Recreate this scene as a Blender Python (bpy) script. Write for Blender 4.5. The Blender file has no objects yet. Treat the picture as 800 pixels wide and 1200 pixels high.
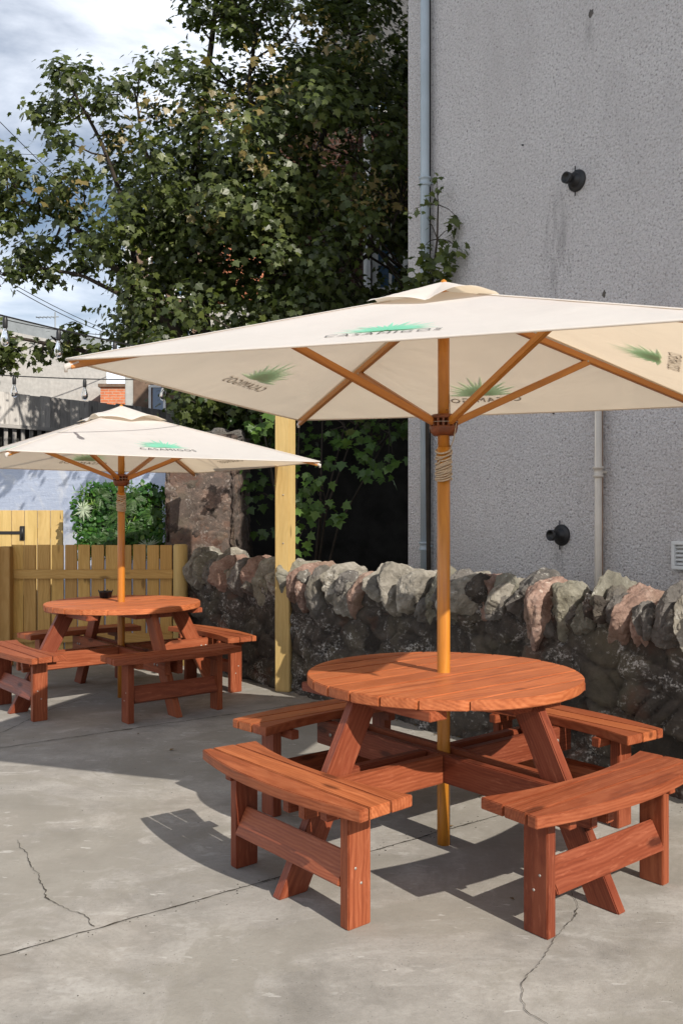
import bpy, bmesh, math, random
from mathutils import Vector, Matrix, noise
random.seed(7)
PI = math.pi
R = math.radians
scene = bpy.context.scene
COL = scene.collection
F, HZ, HC = 1064.6, 601.0, 1.4087          # focal length (px of the 800x1200 photo), horizon row, eye height

def at(u, v, Y):                            # pixel + distance -> point
    return Vector(((u-400)/F*Y, Y, HC-(v-HZ)/F*Y))

# ------------------------------------------------------------------ object helpers
def tag(o, label=None, cat=None, group=None, kind=None):
    if label: o['label'] = label
    if cat: o['category'] = cat
    if group: o['group'] = group
    if kind: o['kind'] = kind
    return o

def empty(name, loc=(0, 0, 0), rz=0.0):
    o = bpy.data.objects.new(name, None)
    o.empty_display_size = .1
    COL.objects.link(o)
    o.location = loc; o.rotation_euler = (0, 0, rz)
    return o

class MB:
    """collects shapes, builds ONE mesh object with grain / tint attributes"""
    def __init__(s):
        s.v = []; s.f = []; s.g = []; s.t = []; s.m = []; s.sm = []
    def raw(s, verts, faces, grain=None, tint=None, mat=0, smooth=False):
        o = len(s.v)
        s.v += [tuple(p) for p in verts]
        s.g += [tuple(p) for p in (grain or verts)]
        if tint is None: s.t += [.5]*len(verts)
        elif isinstance(tint, (int, float)): s.t += [tint]*len(verts)
        else: s.t += list(tint)
        for f in faces:
            s.f.append(tuple(i+o for i in f)); s.m.append(mat); s.sm.append(smooth)
    def solid(s, poly, z0, z1, M=None, bev=.003, along=None, mat=0, tint=None, seg=2):
        """prism over a 2-D polygon, bevelled; along = direction (local) of the wood grain"""
        bm = bmesh.new()
        lo = [bm.verts.new((p[0], p[1], z0)) for p in poly]
        hi = [bm.verts.new((p[0], p[1], z1)) for p in poly]
        n = len(poly)
        bm.faces.new(lo[::-1]); bm.faces.new(hi)
        for i in range(n):
            bm.faces.new((lo[i], lo[(i+1) % n], hi[(i+1) % n], hi[i]))
        bmesh.ops.recalc_face_normals(bm, faces=bm.faces)
        if bev:
            es = [e for e in bm.edges if len(e.link_faces) == 2 and e.calc_face_angle(0) > R(25)]
            bmesh.ops.bevel(bm, geom=es, offset=bev, segments=seg, affect='EDGES', clamp_overlap=True)
        bm.verts.ensure_lookup_table()
        vs = [x.co.copy() for x in bm.verts]
        fs = [[x.index for x in f.verts] for f in bm.faces]
        bm.verts.index_update()
        fs = [[x.index for x in f.verts] for f in bm.faces]
        bm.free()
        a = Vector(along or (1, 0, 0)).normalized()
        b = a.orthogonal().normalized() if abs(a.z) > .9 else Vector((0, 0, 1)).cross(a).normalized()
        c = a.cross(b)
        off = Vector((random.uniform(0, 20), random.uniform(0, 20), random.uniform(0, 20)))
        gr = [Vector((p.dot(a), p.dot(b), p.dot(c)))+off for p in vs]
        if M is not None: vs = [M @ p for p in vs]
        s.raw(vs, fs, gr, random.uniform(-.12, .55) if tint is None else tint, mat)
    def box(s, x0, x1, y0, y1, z0, z1, M=None, bev=.003, along=None, mat=0, tint=None):
        s.solid([(x0, y0), (x1, y0), (x1, y1), (x0, y1)], z0, z1, M, bev, along, mat, tint)
    def beam(s, p, q, w, h, up=(0, 0, 1), bev=.003, mat=0, tint=None):
        """rectangular bar from p to q: w across, h along up"""
        p = Vector(p); q = Vector(q); d = q-p; L = d.length; x = d.normalized()
        y = Vector(up).cross(x).normalized(); z = x.cross(y)
        M = Matrix((x, y, z)).transposed().to_4x4(); M.translation = p
        s.box(0, L, -w/2, w/2, -h/2, h/2, M, bev, None, mat, tint)
    def tube(s, pts, rad, n=8, caps=True, mat=0, smooth=True, tint=None):
        pts = [Vector(p) for p in pts]; k = len(pts)
        if not hasattr(rad, '__len__'): rad = [rad]*k
        off = Vector((random.uniform(0, 20), random.uniform(0, 20), 0))
        vs = []; gr = []; L = 0
        ref = Vector((0, 0, 1))
        t0 = (pts[1]-pts[0]).normalized()
        if abs(t0.z) > .9: ref = Vector((1, 0, 0))
        prev = t0.cross(ref).normalized()
        for i, p in enumerate(pts):
            t = (pts[min(i+1, k-1)]-pts[max(i-1, 0)])
            if t.length < 1e-9: t = t0.copy()
            t.normalize()
            x = prev-t*prev.dot(t)
            if x.length < 1e-6: x = t.orthogonal()
            x.normalize(); prev = x; y = t.cross(x)
            if i: L += (p-pts[i-1]).length
            for j in range(n):
                a = 2*PI*j/n
                vs.append(p+(x*math.cos(a)+y*math.sin(a))*rad[i])
                gr.append(Vector((L, math.cos(a)*rad[i], math.sin(a)*rad[i]))+off)
        fs = [(i*n+j, i*n+(j+1) % n, (i+1)*n+(j+1) % n, (i+1)*n+j) for i in range(k-1) for j in range(n)]
        if caps: fs += [tuple(range(n))[::-1], tuple((k-1)*n+j for j in range(n))]
        s.raw(vs, fs, gr, random.random() if tint is None else tint, mat, smooth)
    def lathe(s, prof, n=24, M=None, mat=0, smooth=True, tint=.5):
        """prof: (radius, z) pairs round local z"""
        vs = []; k = len(prof)
        for r, z in prof:
            for j in range(n):
                a = 2*PI*j/n
                vs.append(Vector((r*math.cos(a), r*math.sin(a), z)))
        fs = [(i*n+j, i*n+(j+1) % n, (i+1)*n+(j+1) % n, (i+1)*n+j) for i in range(k-1) for j in range(n)]
        fs += [tuple(range(n))[::-1], tuple((k-1)*n+j for j in range(n))]
        if M is not None: vs = [M @ p for p in vs]
        s.raw(vs, fs, None, tint, mat, smooth)
    def build(s, name, mats, parent=None):
        me = bpy.data.meshes.new(name)
        me.from_pydata(s.v, [], s.f)
        if not isinstance(mats, (list, tuple)): mats = [mats]
        for m in mats: me.materials.append(m)
        me.polygons.foreach_set('material_index', s.m)
        me.polygons.foreach_set('use_smooth', s.sm)
        a = me.attributes.new('grain', 'FLOAT_VECTOR', 'POINT')
        a.data.foreach_set('vector', [c for g in s.g for c in g])
        a = me.attributes.new('tint', 'FLOAT', 'POINT')
        a.data.foreach_set('value', s.t)
        me.update()
        o = bpy.data.objects.new(name, me); COL.objects.link(o)
        if parent is not None: o.parent = parent
        return o

def copy_tree(o, parent=None):
    c = o.copy(); COL.objects.link(c)
    if parent is not None: c.parent = parent
    for ch in list(o.children): copy_tree(ch, c)
    return c

# ------------------------------------------------------------------ material helpers
class NT:
    def __init__(s, name):
        s.m = bpy.data.materials.new(name); s.m.use_nodes = True
        s.t = s.m.node_tree; s.t.nodes.clear()
        s.out = s.n('ShaderNodeOutputMaterial')
    def n(s, typ, **kw):
        x = s.t.nodes.new(typ)
        for k, v in kw.items(): setattr(x, k, v)
        return x
    def put(s, sock, v):
        if isinstance(v, bpy.types.NodeSocket): s.t.links.new(v, sock)
        elif v is not None:
            if sock.type == 'RGBA' and not hasattr(v, '__len__'): v = (v, v, v, 1)
            elif sock.type == 'RGBA' and len(v) == 3: v = (*v, 1)
            sock.default_value = v
    def obj(s): return s.n('ShaderNodeTexCoord').outputs['Object']
    def attr(s, name, out='Vector'):
        x = s.n('ShaderNodeAttribute'); x.attribute_name = name; return x.outputs[out]
    def mapv(s, vec, sc=(1, 1, 1), loc=(0, 0, 0), rot=(0, 0, 0)):
        x = s.n('ShaderNodeMapping'); s.put(x.inputs[0], vec)
        x.inputs['Scale'].default_value = sc; x.inputs['Location'].default_value = loc
        x.inputs['Rotation'].default_value = rot
        return x.outputs[0]
    def noise(s, vec, sc, det=4, rough=.55, dist=0.0, out='Fac'):
        x = s.n('ShaderNodeTexNoise'); s.put(x.inputs['Vector'], vec)
        x.inputs['Scale'].default_value = sc; x.inputs['Detail'].default_value = det
        x.inputs['Roughness'].default_value = rough; x.inputs['Distortion'].default_value = dist
        return x.outputs[out]
    def voro(s, vec, sc, feat='F1', out='Distance', rnd=1.0):
        x = s.n('ShaderNodeTexVoronoi'); x.feature = feat
        s.put(x.inputs['Vector'], vec); x.inputs['Scale'].default_value = sc
        x.inputs['Randomness'].default_value = rnd
        return x.outputs[out]
    def ramp(s, fac, stops, interp='LINEAR'):
        x = s.n('ShaderNodeValToRGB'); s.put(x.inputs[0], fac)
        x.color_ramp.interpolation = interp
        el = x.color_ramp.elements
        while len(el) < len(stops): el.new(.5)
        for e, (p, c) in zip(el, stops):
            e.position = p
            e.color = (c, c, c, 1) if not hasattr(c, '__len__') else (*c, 1)
        return x.outputs[0]
    def mix(s, fac, a, b, mode='MIX'):
        x = s.n('ShaderNodeMix'); x.data_type = 'RGBA'; x.blend_type = mode
        s.put(x.inputs[0], fac); s.put(x.inputs[6], a); s.put(x.inputs[7], b)
        return x.outputs[2]
    def math(s, op, a, b=None, c=None, clamp=False):
        x = s.n('ShaderNodeMath', operation=op); x.use_clamp = clamp
        s.put(x.inputs[0], a)
        if b is not None: s.put(x.inputs[1], b)
        if c is not None: s.put(x.inputs[2], c)
        return x.outputs[0]
    def maprange(s, v, a, b, c=0., d=1.):
        x = s.n('ShaderNodeMapRange'); s.put(x.inputs[0], v)
        for i, q in enumerate((a, b, c, d)): x.inputs[i+1].default_value = q
        return x.outputs[0]
    def bump(s, h, strength=.3, dist=.01, normal=None):
        x = s.n('ShaderNodeBump'); s.put(x.inputs['Height'], h)
        x.inputs['Strength'].default_value = strength; x.inputs['Distance'].default_value = dist
        if normal is not None: s.put(x.inputs['Normal'], normal)
        return x.outputs[0]
    def bsdf(s, col, rough=.6, normal=None, spec=.5, **kw):
        x = s.n('ShaderNodeBsdfPrincipled')
        s.put(x.inputs['Base Color'], col); s.put(x.inputs['Roughness'], rough)
        x.inputs['Specular IOR Level'].default_value = spec
        if normal is not None: s.put(x.inputs['Normal'], normal)
        for k, v in kw.items(): s.put(x.inputs[k], v)
        return x.outputs[0]
    def done(s, sh):
        s.t.links.new(sh, s.out.inputs[0]); return s.m

def wood(name, dark, mid, light, rough=.5, spec=.35, worn=0.0, knots=True, tintamt=.35, coat=0.0):
    t = NT(name); g = t.attr('grain'); ti = t.attr('tint', 'Fac')
    wob = t.noise(t.mapv(g, (1.1, 3, 3)), 1.6, 2, .5, 0, 'Color')
    gv = t.mix(.07, g, wob, 'ADD')
    n1 = t.noise(t.mapv(gv, (1.0, 26, 26)), 1.4, 4, .6, .3)
    n2 = t.noise(t.mapv(gv, (3.0, 160, 160)), 1.0, 3, .6)
    rings = t.n('ShaderNodeTexWave'); rings.wave_type = 'RINGS'; rings.rings_direction = 'X'
    t.put(rings.inputs['Vector'], t.mapv(gv, (.35, 1, 1)))
    rings.inputs['Scale'].default_value = 26; rings.inputs['Distortion'].default_value = 5
    rings.inputs['Detail'].default_value = 3; rings.inputs['Detail Scale'].default_value = .8
    f = t.math('ADD', t.math('MULTIPLY', n1, .66), t.math('MULTIPLY', rings.outputs[1], .13))
    f = t.math('ADD', f, t.math('MULTIPLY', n2, .2))
    col = t.ramp(f, [(.12, dark), (.46, mid), (.86, light)])
    if knots:
        kd = t.voro(t.mapv(g, (3.2, 9.5, 9.5)), .8, rnd=1.0)
        kd2 = t.noise(g, 30, 2)
        k = t.ramp(t.math('ADD', kd, t.math('MULTIPLY', kd2, .05)), [(.11, 1), (.19, 0)])
        col = t.mix(t.math('MULTIPLY', k, .7), col, tuple(c*.35 for c in dark))
    hv = t.math('ADD', t.math('MULTIPLY', ti, tintamt), 1-tintamt*.55)
    vv = t.n('ShaderNodeHueSaturation'); t.put(vv.inputs['Color'], col); t.put(vv.inputs['Value'], hv)
    t.put(vv.inputs['Hue'], t.maprange(ti, 0, 1, .494, .506)); col = vv.outputs[0]
    blot = t.noise(t.mapv(g, (1.5, 5, 5)), 2.1, 5, .6)
    col = t.mix(t.ramp(blot, [(.42, 0), (.75, .35)]), col, tuple(c*.62 for c in mid))
    if worn:
        w = t.ramp(t.noise(t.mapv(g, (6, 40, 40)), 2.2, 5, .65), [(.56, 0), (.68, worn)])
        col = t.mix(w, col, tuple(min(1, c*1.5+.05) for c in light))
    nb = t.bump(t.math('ADD', t.math('MULTIPLY', n2, .6), n1), .3, .0012)
    rr = t.maprange(n1, .2, .8, rough-.1, rough+.14)
    return t.done(t.bsdf(col, rr, nb, spec, **{'Coat Weight': coat, 'Coat Roughness': .34}))

def plain(name, col, rough=.5, spec=.5, var=.25, sc=8, bump=.0, metal=0):
    t = NT(name); o = t.obj()
    n = t.noise(o, sc, 5, .6)
    c = t.mix(t.ramp(n, [(.3, 0), (.72, 1)]), tuple(x*(1-var) for x in col), tuple(min(1, x*(1+var)) for x in col))
    nb = t.bump(t.noise(o, sc*12, 3, .6), bump, .003) if bump else None
    return t.done(t.bsdf(c, t.maprange(n, .3, .7, rough-.07, rough+.1), nb, spec, Metallic=metal))

M = {}
M['red'] = wood('stained_redwood', (.080, .017, .008), (.262, .066, .026), (.43, .142, .062), .46, .28, worn=.14, tintamt=.66, coat=0)
M['teak'] = wood('varnished_teak', (.26, .085, .010), (.46, .175, .018), (.56, .24, .028), .36, .45, knots=False, tintamt=.15, coat=.2)
M['pine'] = wood('treated_pine', (.32, .17, .05), (.52, .31, .095), (.64, .43, .165), .6, .25, tintamt=.4)
M['post'] = wood('new_timber_post', (.36, .24, .08), (.51, .365, .14), (.60, .45, .20), .6, .25, tintamt=.1)
M['oldwood'] = wood('weathered_grey_boards', (.18, .17, .16), (.40, .38, .36), (.56, .54, .51), .8, .15, tintamt=.6)
M['steel'] = plain('screw_steel', (.40, .37, .33), .5, .5, .3, 40, metal=.6)
M['black'] = plain('black_plastic', (.012, .012, .013), .45, .5, .3, 20)
M['bracket'] = plain('oxide_hub_timber', (.16, .045, .014), .45, .4, .35, 30, .2)

def canvas(name, col, tr, glow=(.96, .78, .54)):
    t = NT(name); o = t.obj()
    n = t.noise(o, 3.2, 5, .6); w = t.noise(o, 420, 2, .5)
    c = t.mix(t.ramp(n, [(.35, 0), (.7, 1)]), tuple(x*.94 for x in col), col)
    sp = t.ramp(t.noise(o, 9, 6, .7), [(.66, 0), (.74, .12)])
    c = t.mix(sp, c, (.45, .40, .32))
    crease = t.noise(t.mapv(o, (1.3, 1.3, 1.3)), 2.4, 3, .5, .7)
    nb = t.bump(crease, .35, .03); nb = t.bump(w, .12, .001, nb)
    d = t.n('ShaderNodeBsdfDiffuse'); t.put(d.inputs[0], c); t.put(d.inputs['Normal'], nb)
    q = t.n('ShaderNodeBsdfTranslucent'); t.put(q.inputs[0], t.mix(.85, c, glow, 'MULTIPLY')); t.put(q.inputs['Normal'], nb)
    m = t.n('ShaderNodeMixShader'); m.inputs[0].default_value = tr
    t.t.links.new(d.outputs[0], m.inputs[1]); t.t.links.new(q.outputs[0], m.inputs[2])
    return t.done(m.outputs[0])
M['canvas'] = canvas('cream_canvas', (.845, .84, .825), .48)
M['ink_green'] = canvas('printed_green', (.36, .80, .62), .55, (1, 1, 1))
M['ink_dark'] = canvas('printed_grey', (.15, .16, .16), .4, (1, 1, 1))
M['ink_green2'] = canvas('printed_green_seen_through', (.80, .92, .74), .6, (1, 1, 1))
M['ink_dark2'] = canvas('printed_grey_seen_through', (.42, .38, .33), .35)

# cord
t = NT('twisted_cord'); g = t.attr('grain')
wv = t.n('ShaderNodeTexWave'); t.put(wv.inputs['Vector'], g); wv.inputs['Scale'].default_value = 60
wv.inputs['Distortion'].default_value = 2
M['cord'] = t.done(t.bsdf(t.mix(wv.outputs[1], (.30, .20, .12), (.62, .54, .42)), .85, t.bump(wv.outputs[1], .4, .002), .2))

# concrete ground
t = NT('patio_concrete'); o = t.obj()
big = t.noise(o, .55, 6, .6, .4); med = t.noise(o, 3.3, 7, .66, .25); fine = t.noise(o, 55, 5, .7)
sand = t.noise(o, 330, 2, .6)
c = t.ramp(med, [(.34, (.185, .170, .146)), (.49, (.315, .292, .260)), (.64, (.435, .41, .372))])
c = t.mix(t.ramp(big, [(.38, 0), (.6, .7)]), c, (.245, .233, .212))
warm = t.ramp(t.noise(o, .9, 4, .5), [(.52, 0), (.68, .45)])
c = t.mix(warm, c, (.36, .31, .255))
spl = t.ramp(t.noise(t.mapv(o, (1, 1.6, 1), (3, 1, 0)), 5.2, 5, .6, .6), [(.60, 0), (.66, .45), (.72, .5)])
c = t.mix(spl, c, (.46, .44, .41))
streak = t.ramp(t.noise(t.mapv(o, (1, 5, 1), (0, 0, 0), (0, 0, R(-38))), 2.0, 6, .7, .5), [(.55, 0), (.68, .4)])
c = t.mix(streak, c, (.42, .405, .375))
dk = t.ramp(t.noise(o, 2.1, 6, .72, .3), [(.30, .8), (.47, 0)])
c = t.mix(dk, c, (.15, .14, .122))
c = t.mix(t.math('MULTIPLY', t.ramp(fine, [(.35, 1), (.55, 0)]), .35), c, (.19, .175, .155))
pit = t.ramp(t.voro(o, 70), [(.10, 1), (.19, 0)])
pm = t.ramp(t.noise(o, 8, 3), [(.50, 0), (.60, .6)])
c = t.mix(t.math('MULTIPLY', pit, pm), c, (.09, .085, .075))
c = t.mix(t.math('MULTIPLY', t.ramp(sand, [(.3, 0), (.7, 1)]), .22), c, (.50, .48, .45))
c = t.mix(t.math('MULTIPLY', t.ramp(t.voro(t.mapv(o, (1, 1, 1), (7, 3, 0)), 34), [(.04, 1), (.09, 0)]), .6), c, (.06, .05, .04))
wash = t.ramp(t.noise(t.mapv(o, (1, 1, 1), (11, 4, 0)), 1.35, 7, .7, .8), [(.46, 0), (.53, .6), (.70, .6)])
c = t.mix(wash, c, (.245, .228, .195))
scuf = t.ramp(t.noise(t.mapv(o, (1, 3, 1), (2, 9, 0), (0, 0, R(20))), 9, 4, .6, .3), [(.64, 0), (.68, .7)])
c = t.mix(t.math('MULTIPLY', scuf, t.ramp(t.noise(o, 1.7, 3), [(.45, 0), (.6, 1)])), c, (.52, .505, .475))
hb = t.math('ADD', t.math('MULTIPLY', fine, .5), t.math('ADD', t.math('MULTIPLY', sand, .3), t.math('MULTIPLY', med, 1.2)))
hb = t.math('SUBTRACT', hb, t.math('MULTIPLY', t.math('MULTIPLY', pit, pm), .6))
M['ground'] = t.done(t.bsdf(c, t.maprange(med, .3, .7, .74, .93), t.bump(hb, .5, .006), .3))
M['crack'] = plain('crack_dirt', (.055, .048, .038), .95, .1, .5, 30, .4)

# pebbledash
t = NT('grey_pebbledash'); o = t.obj()
v1 = t.voro(o, 62, 'F1'); n1 = t.noise(o, 64, 5, .7, .4); n2 = t.noise(o, 1.1, 5, .6)
n3 = t.noise(t.mapv(o, (1, 1, .35)), 2.6, 5, .6)
base = t.ramp(n1, [(.36, (.29, .265, .255)), (.45, (.64, .61, .60)), (.66, (.82, .79, .77))])
base = t.mix(t.ramp(n2, [(.38, 0), (.66, .45)]), base, (.58, .545, .53))
base = t.mix(t.ramp(n3, [(.55, 0), (.75, .3)]), base, (.52, .50, .50))
base = t.mix(t.math('MULTIPLY', t.ramp(t.voro(o, 30), [(.10, 1), (.2, 0)]), .22), base, (.2, .18, .175))
# streak of damp dirt that runs down from the upper vent (wall coordinates)
sx = t.n('ShaderNodeSeparateXYZ'); t.put(sx.inputs[0], o)
STREAK = len(t.t.nodes)
def blob(cx, cz, wx, wz, k):
    a = t.math('DIVIDE', t.math('SUBTRACT', sx.outputs[0], cx), wx); b = t.math('DIVIDE', t.math('SUBTRACT', sx.outputs[2], cz), wz)
    d = t.math('ADD', t.math('MULTIPLY', a, a), t.math('MULTIPLY', b, b))
    return t.math('MULTIPLY', t.math('SUBTRACT', 1.0, d, clamp=True), k)
sn = t.ramp(t.noise(t.mapv(o, (14, 14, 2.2)), 1.3, 5, .7), [(.42, 0), (.6, 1)])
STK = t
M['_dash'] = (t, base, o, v1, n1, sn, blob, sx)

def stone_mat(name, a, b, c3, speck=.5, lichen=(.5, .49, .45), bumps=.9, grit=0.0):
    t = NT(name); o = t.attr('grain'); ti = t.attr('tint', 'Fac')
    n = t.noise(o, 7, 7, .7, .5); n2 = t.noise(o, 34, 5, .7); n3 = t.noise(o, 2.2, 4, .6)
    c = t.ramp(n, [(.3, a), (.5, b), (.72, c3)])
    c = t.mix(t.maprange(ti, 0, 1, 0, .8), c, t.mix(n2, tuple(x*.5 for x in a), b))
    sp = t.math('MULTIPLY', t.ramp(n2, [(.56, 0), (.66, 1)]), t.ramp(t.noise(o, 4.2, 3), [(.48, 0), (.62, speck)]))
    c = t.mix(sp, c, lichen)
    c = t.mix(t.math('MULTIPLY', t.ramp(n3, [(.5, 0), (.68, 1)]), .35), c, (.16, .14, .085))
    if grit:
        m1 = t.ramp(t.noise(o, 3.6, 5, .7, .6), [(.53, 0), (.60, 1)]); m2 = t.ramp(t.noise(o, 46, 4, .75), [(.50, 0), (.60, 1)])
        c = t.mix(t.math('MULTIPLY', t.math('MULTIPLY', m1, m2), grit), c, (.55, .53, .50))
        m3 = t.ramp(t.noise(t.mapv(o, (1, 1, 1), (5, 2, 9)), 2.6, 4, .6), [(.55, 0), (.66, .6)])
        c = t.mix(m3, c, (.12, .055, .035))
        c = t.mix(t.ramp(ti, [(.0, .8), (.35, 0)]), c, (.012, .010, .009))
    h = t.math('ADD', n, t.math('MULTIPLY', n2, .45))
    return t.done(t.bsdf(c, .88, t.bump(h, bumps, .02), .25))
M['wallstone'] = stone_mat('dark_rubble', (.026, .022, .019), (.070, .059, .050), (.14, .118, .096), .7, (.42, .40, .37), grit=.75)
M['cope_grey'] = stone_mat('cope_grey', (.10, .09, .075), (.24, .22, .185), (.42, .39, .34), .8)
M['cope_pink'] = stone_mat('cope_pink', (.12, .075, .058), (.26, .17, .135), (.40, .30, .25), .8, (.5, .42, .36))
M['cope_olive'] = stone_mat('cope_olive', (.09, .085, .07), (.19, .18, .145), (.34, .325, .275), .7)
M['cope_dark'] = stone_mat('cope_dark', (.06, .055, .05), (.13, .12, .11), (.24, .22, .20), .7)
M['pillar'] = stone_mat('old_plastered_rubble', (.06, .05, .042), (.13, .10, .085), (.30, .19, .14), .7, (.42, .33, .27), .6, grit=.35)  # stone darkened and patched pinkish: tree shade and dapple put into the colour

def brick(name, c1, c2, mortar, sc=1.0):
    t = NT(name); o = t.attr('grain')
    b = t.n('ShaderNodeTexBrick'); t.put(b.inputs['Vector'], o)
    t.put(b.inputs['Color1'], c1); t.put(b.inputs['Color2'], c2); t.put(b.inputs['Mortar'], mortar)
    b.inputs['Scale'].default_value = sc; b.inputs['Brick Width'].default_value = .225
    b.inputs['Row Height'].default_value = .075; b.inputs['Mortar Size'].default_value = .008
    n = t.noise(o, 9, 5, .7)
    c = t.mix(t.ramp(n, [(.35, 0), (.7, .5)]), b.outputs[0], tuple(x*.5 for x in c1))
    return t.done(t.bsdf(c, .85, t.bump(b.outputs[1], -.4, .006), .2))
M['brick'] = brick('brown_brick', (.10, .042, .03), (.06, .03, .022), (.10, .085, .075))
M['brick_orange'] = brick('orange_brick', (.62, .20, .09), (.52, .15, .07), (.45, .38, .3))
M['darkwall'] = plain('shade_dark_wall', (.036, .035, .033), .9, .1, .6, 2.2, .6)  # near-black tone: deep yard shade put into the colour
M['paleblock'] = brick('pale_painted_block', (.44, .425, .40), (.40, .39, .37), (.42, .41, .39), .5)
t = NT('pale_blue_painted_wall'); o = t.obj()
sx2 = t.noise(t.mapv(o, (1, 1, 9)), 2.0, 6, .7, .5); p = t.noise(o, 1.5, 6, .65, .8); q = t.noise(o, 16, 5, .7)
c = t.ramp(sx2, [(.3, (.40, .46, .60)), (.55, (.48, .54, .67)), (.75, (.58, .63, .74))])
c = t.mix(t.ramp(p, [(.56, 0), (.66, .8)]), c, (.66, .68, .72))
c = t.mix(t.math('MULTIPLY', t.ramp(q, [(.55, 0), (.7, 1)]), .3), c, (.7, .72, .75))
M['bluewall'] = t.done(t.bsdf(c, .55, t.bump(t.math('ADD', q, sx2), .5, .012), .5))
M['harl'] = plain('pale_harling', (.40, .40, .38), .9, .2, .18, 5, .4)
M['slate'] = plain('roof_slate', (.10, .10, .105), .7, .3, .3, 6, .3)
M['brownstone'] = plain('brown_stonework', (.16, .11, .08), .9, .2, .4, 5, .5)
t = NT('orange_pantile'); g = t.attr('grain')
w = t.n('ShaderNodeTexWave'); t.put(w.inputs['Vector'], g); w.inputs['Scale'].default_value = 1.4
nn = t.noise(g, 5, 5, .7)
M['pantile'] = t.done(t.bsdf(t.ramp(nn, [(.3, (.36, .12, .06)), (.7, (.6, .25, .14))]), .8, t.bump(w.outputs[1], .8, .05), .2))
M['white'] = plain('white_paint', (.66, .67, .66), .45, .5, .1, 6)
M['greypaint'] = plain('grey_fascia', (.22, .24, .25), .5, .4, .15, 4)
M['pipe_grey'] = plain('grey_painted_pipe', (.36, .42, .46), .45, .5, .14, 3, .1)
M['pipe_cream'] = plain('cream_painted_pipe', (.55, .50, .43), .5, .5, .16, 4, .1)
M['rust'] = plain('rust', (.24, .12, .06), .9, .2, .4, 12, .4)
t = NT('window_glass'); M['glass'] = t.done(t.bsdf((.07, .13, .22), .08, None, .6))  # blue of the reflected sky is put into the glass colour
t = NT('bulb_glass')
M['bulb'] = t.done(t.bsdf((.95, .96, .97), .03, None, .5, **{'Transmission Weight': 1.0, 'IOR': 1.1}))
M['soil'] = plain('bare_soil', (.045, .035, .025), .95, .1, .4, 3, .5)
M['wire'] = plain('cable_rubber', (.015, .015, .016), .6, .3, .1, 5)

def leafmat(name, dark, mid, light, yellow, gloss=.42, tr=.3):
    t = NT(name); ti = t.attr('tint', 'Fac')
    c = t.ramp(ti, [(0, dark), (.5, mid), (.86, light), (1, yellow)])
    n = t.noise(t.attr('grain'), 14, 3)
    c = t.mix(t.ramp(n, [(.3, 0), (.7, .35)]), c, tuple(x*.6 for x in mid))
    pb = t.bsdf(c, gloss, None, .45)
    q = t.n('ShaderNodeBsdfTranslucent'); t.put(q.inputs[0], t.mix(1, c, (1.5, 1.7, .5), 'MULTIPLY'))
    m = t.n('ShaderNodeMixShader'); m.inputs[0].default_value = tr
    t.t.links.new(pb, m.inputs[1]); t.t.links.new(q.outputs[0], m.inputs[2])
    return t.done(m.outputs[0])
M['leaf'] = leafmat('sycamore_leaf', (.026, .040, .010), (.070, .092, .021), (.14, .165, .043), (.22, .20, .06))
M['leaf_fresh'] = leafmat('fresh_leaf', (.04, .08, .018), (.08, .15, .03), (.14, .23, .05), (.22, .26, .07))
M['ivy'] = leafmat('hedge_panel_leaf', (.012, .045, .008), (.034, .115, .016), (.085, .20, .025), (.22, .34, .06))
M['spiky'] = plain('pale_spiky_leaf', (.36, .43, .31), .5, .4, .2, 9)
M['seed'] = leafmat('winged_seed', (.10, .085, .03), (.19, .145, .05), (.26, .19, .07), (.36, .24, .10))
M['bark'] = plain('dark_bark', (.045, .036, .028), .9, .2, .45, 7, .7)

# ------------------------------------------------------------------ camera, sun, sky
cam = bpy.data.cameras.new('camera'); co = bpy.data.objects.new('camera', cam); COL.objects.link(co)
co.location = (0, 0, HC); co.rotation_euler = (PI/2, 0, 0)
cam.sensor_fit = 'AUTO'; cam.sensor_width = 36; cam.lens = F/1200*36; cam.shift_y = (HZ-600)/1200
cam.clip_end = 3000; cam.clip_start = .05
scene.camera = co
SUNV = Vector((.588*math.cos(R(35.7)), -.809*math.cos(R(35.7)), math.sin(R(35.7)))).normalized()
sl = bpy.data.lights.new('sun', 'SUN'); sl.energy = 4.7; sl.angle = R(.53); sl.color = (1.0, .93, .83)
so = bpy.data.objects.new('sun', sl); COL.objects.link(so); so.location = (5, -8, 12)
so.rotation_euler = (-SUNV).to_track_quat('-Z', 'Y').to_euler()
w = bpy.data.worlds.new('World'); scene.world = w; w.use_nodes = True
nt = w.node_tree; bg = nt.nodes['Background']
sky = nt.nodes.new('ShaderNodeTexSky'); sky.sky_type = 'NISHITA'; sky.sun_disc = False
sky.sun_elevation = R(35.7); sky.sun_rotation = math.atan2(SUNV.x, SUNV.y); sky.air_density = 1.0; sky.dust_density = .6
tc = nt.nodes.new('ShaderNodeTexCoord')
mp = nt.nodes.new('ShaderNodeMapping'); mp.inputs['Scale'].default_value = (1, 1, 2.6); mp.inputs['Location'].default_value = (.35, .1, .25)
nt.links.new(tc.outputs['Generated'], mp.inputs[0])
cn = nt.nodes.new('ShaderNodeTexNoise'); cn.inputs['Scale'].default_value = 2.6; cn.inputs['Detail'].default_value = 9
cn.inputs['Roughness'].default_value = .55; cn.inputs['Distortion'].default_value = .3
nt.links.new(mp.outputs[0], cn.inputs['Vector'])
cr = nt.nodes.new('ShaderNodeValToRGB'); cr.color_ramp.elements[0].position = .32; cr.color_ramp.elements[1].position = .55
nt.links.new(cn.outputs[0], cr.inputs[0])
mx = nt.nodes.new('ShaderNodeMix'); mx.data_type = 'RGBA'
sz = nt.nodes.new('ShaderNodeSeparateXYZ'); nt.links.new(tc.outputs['Generated'], sz.inputs[0])
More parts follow.
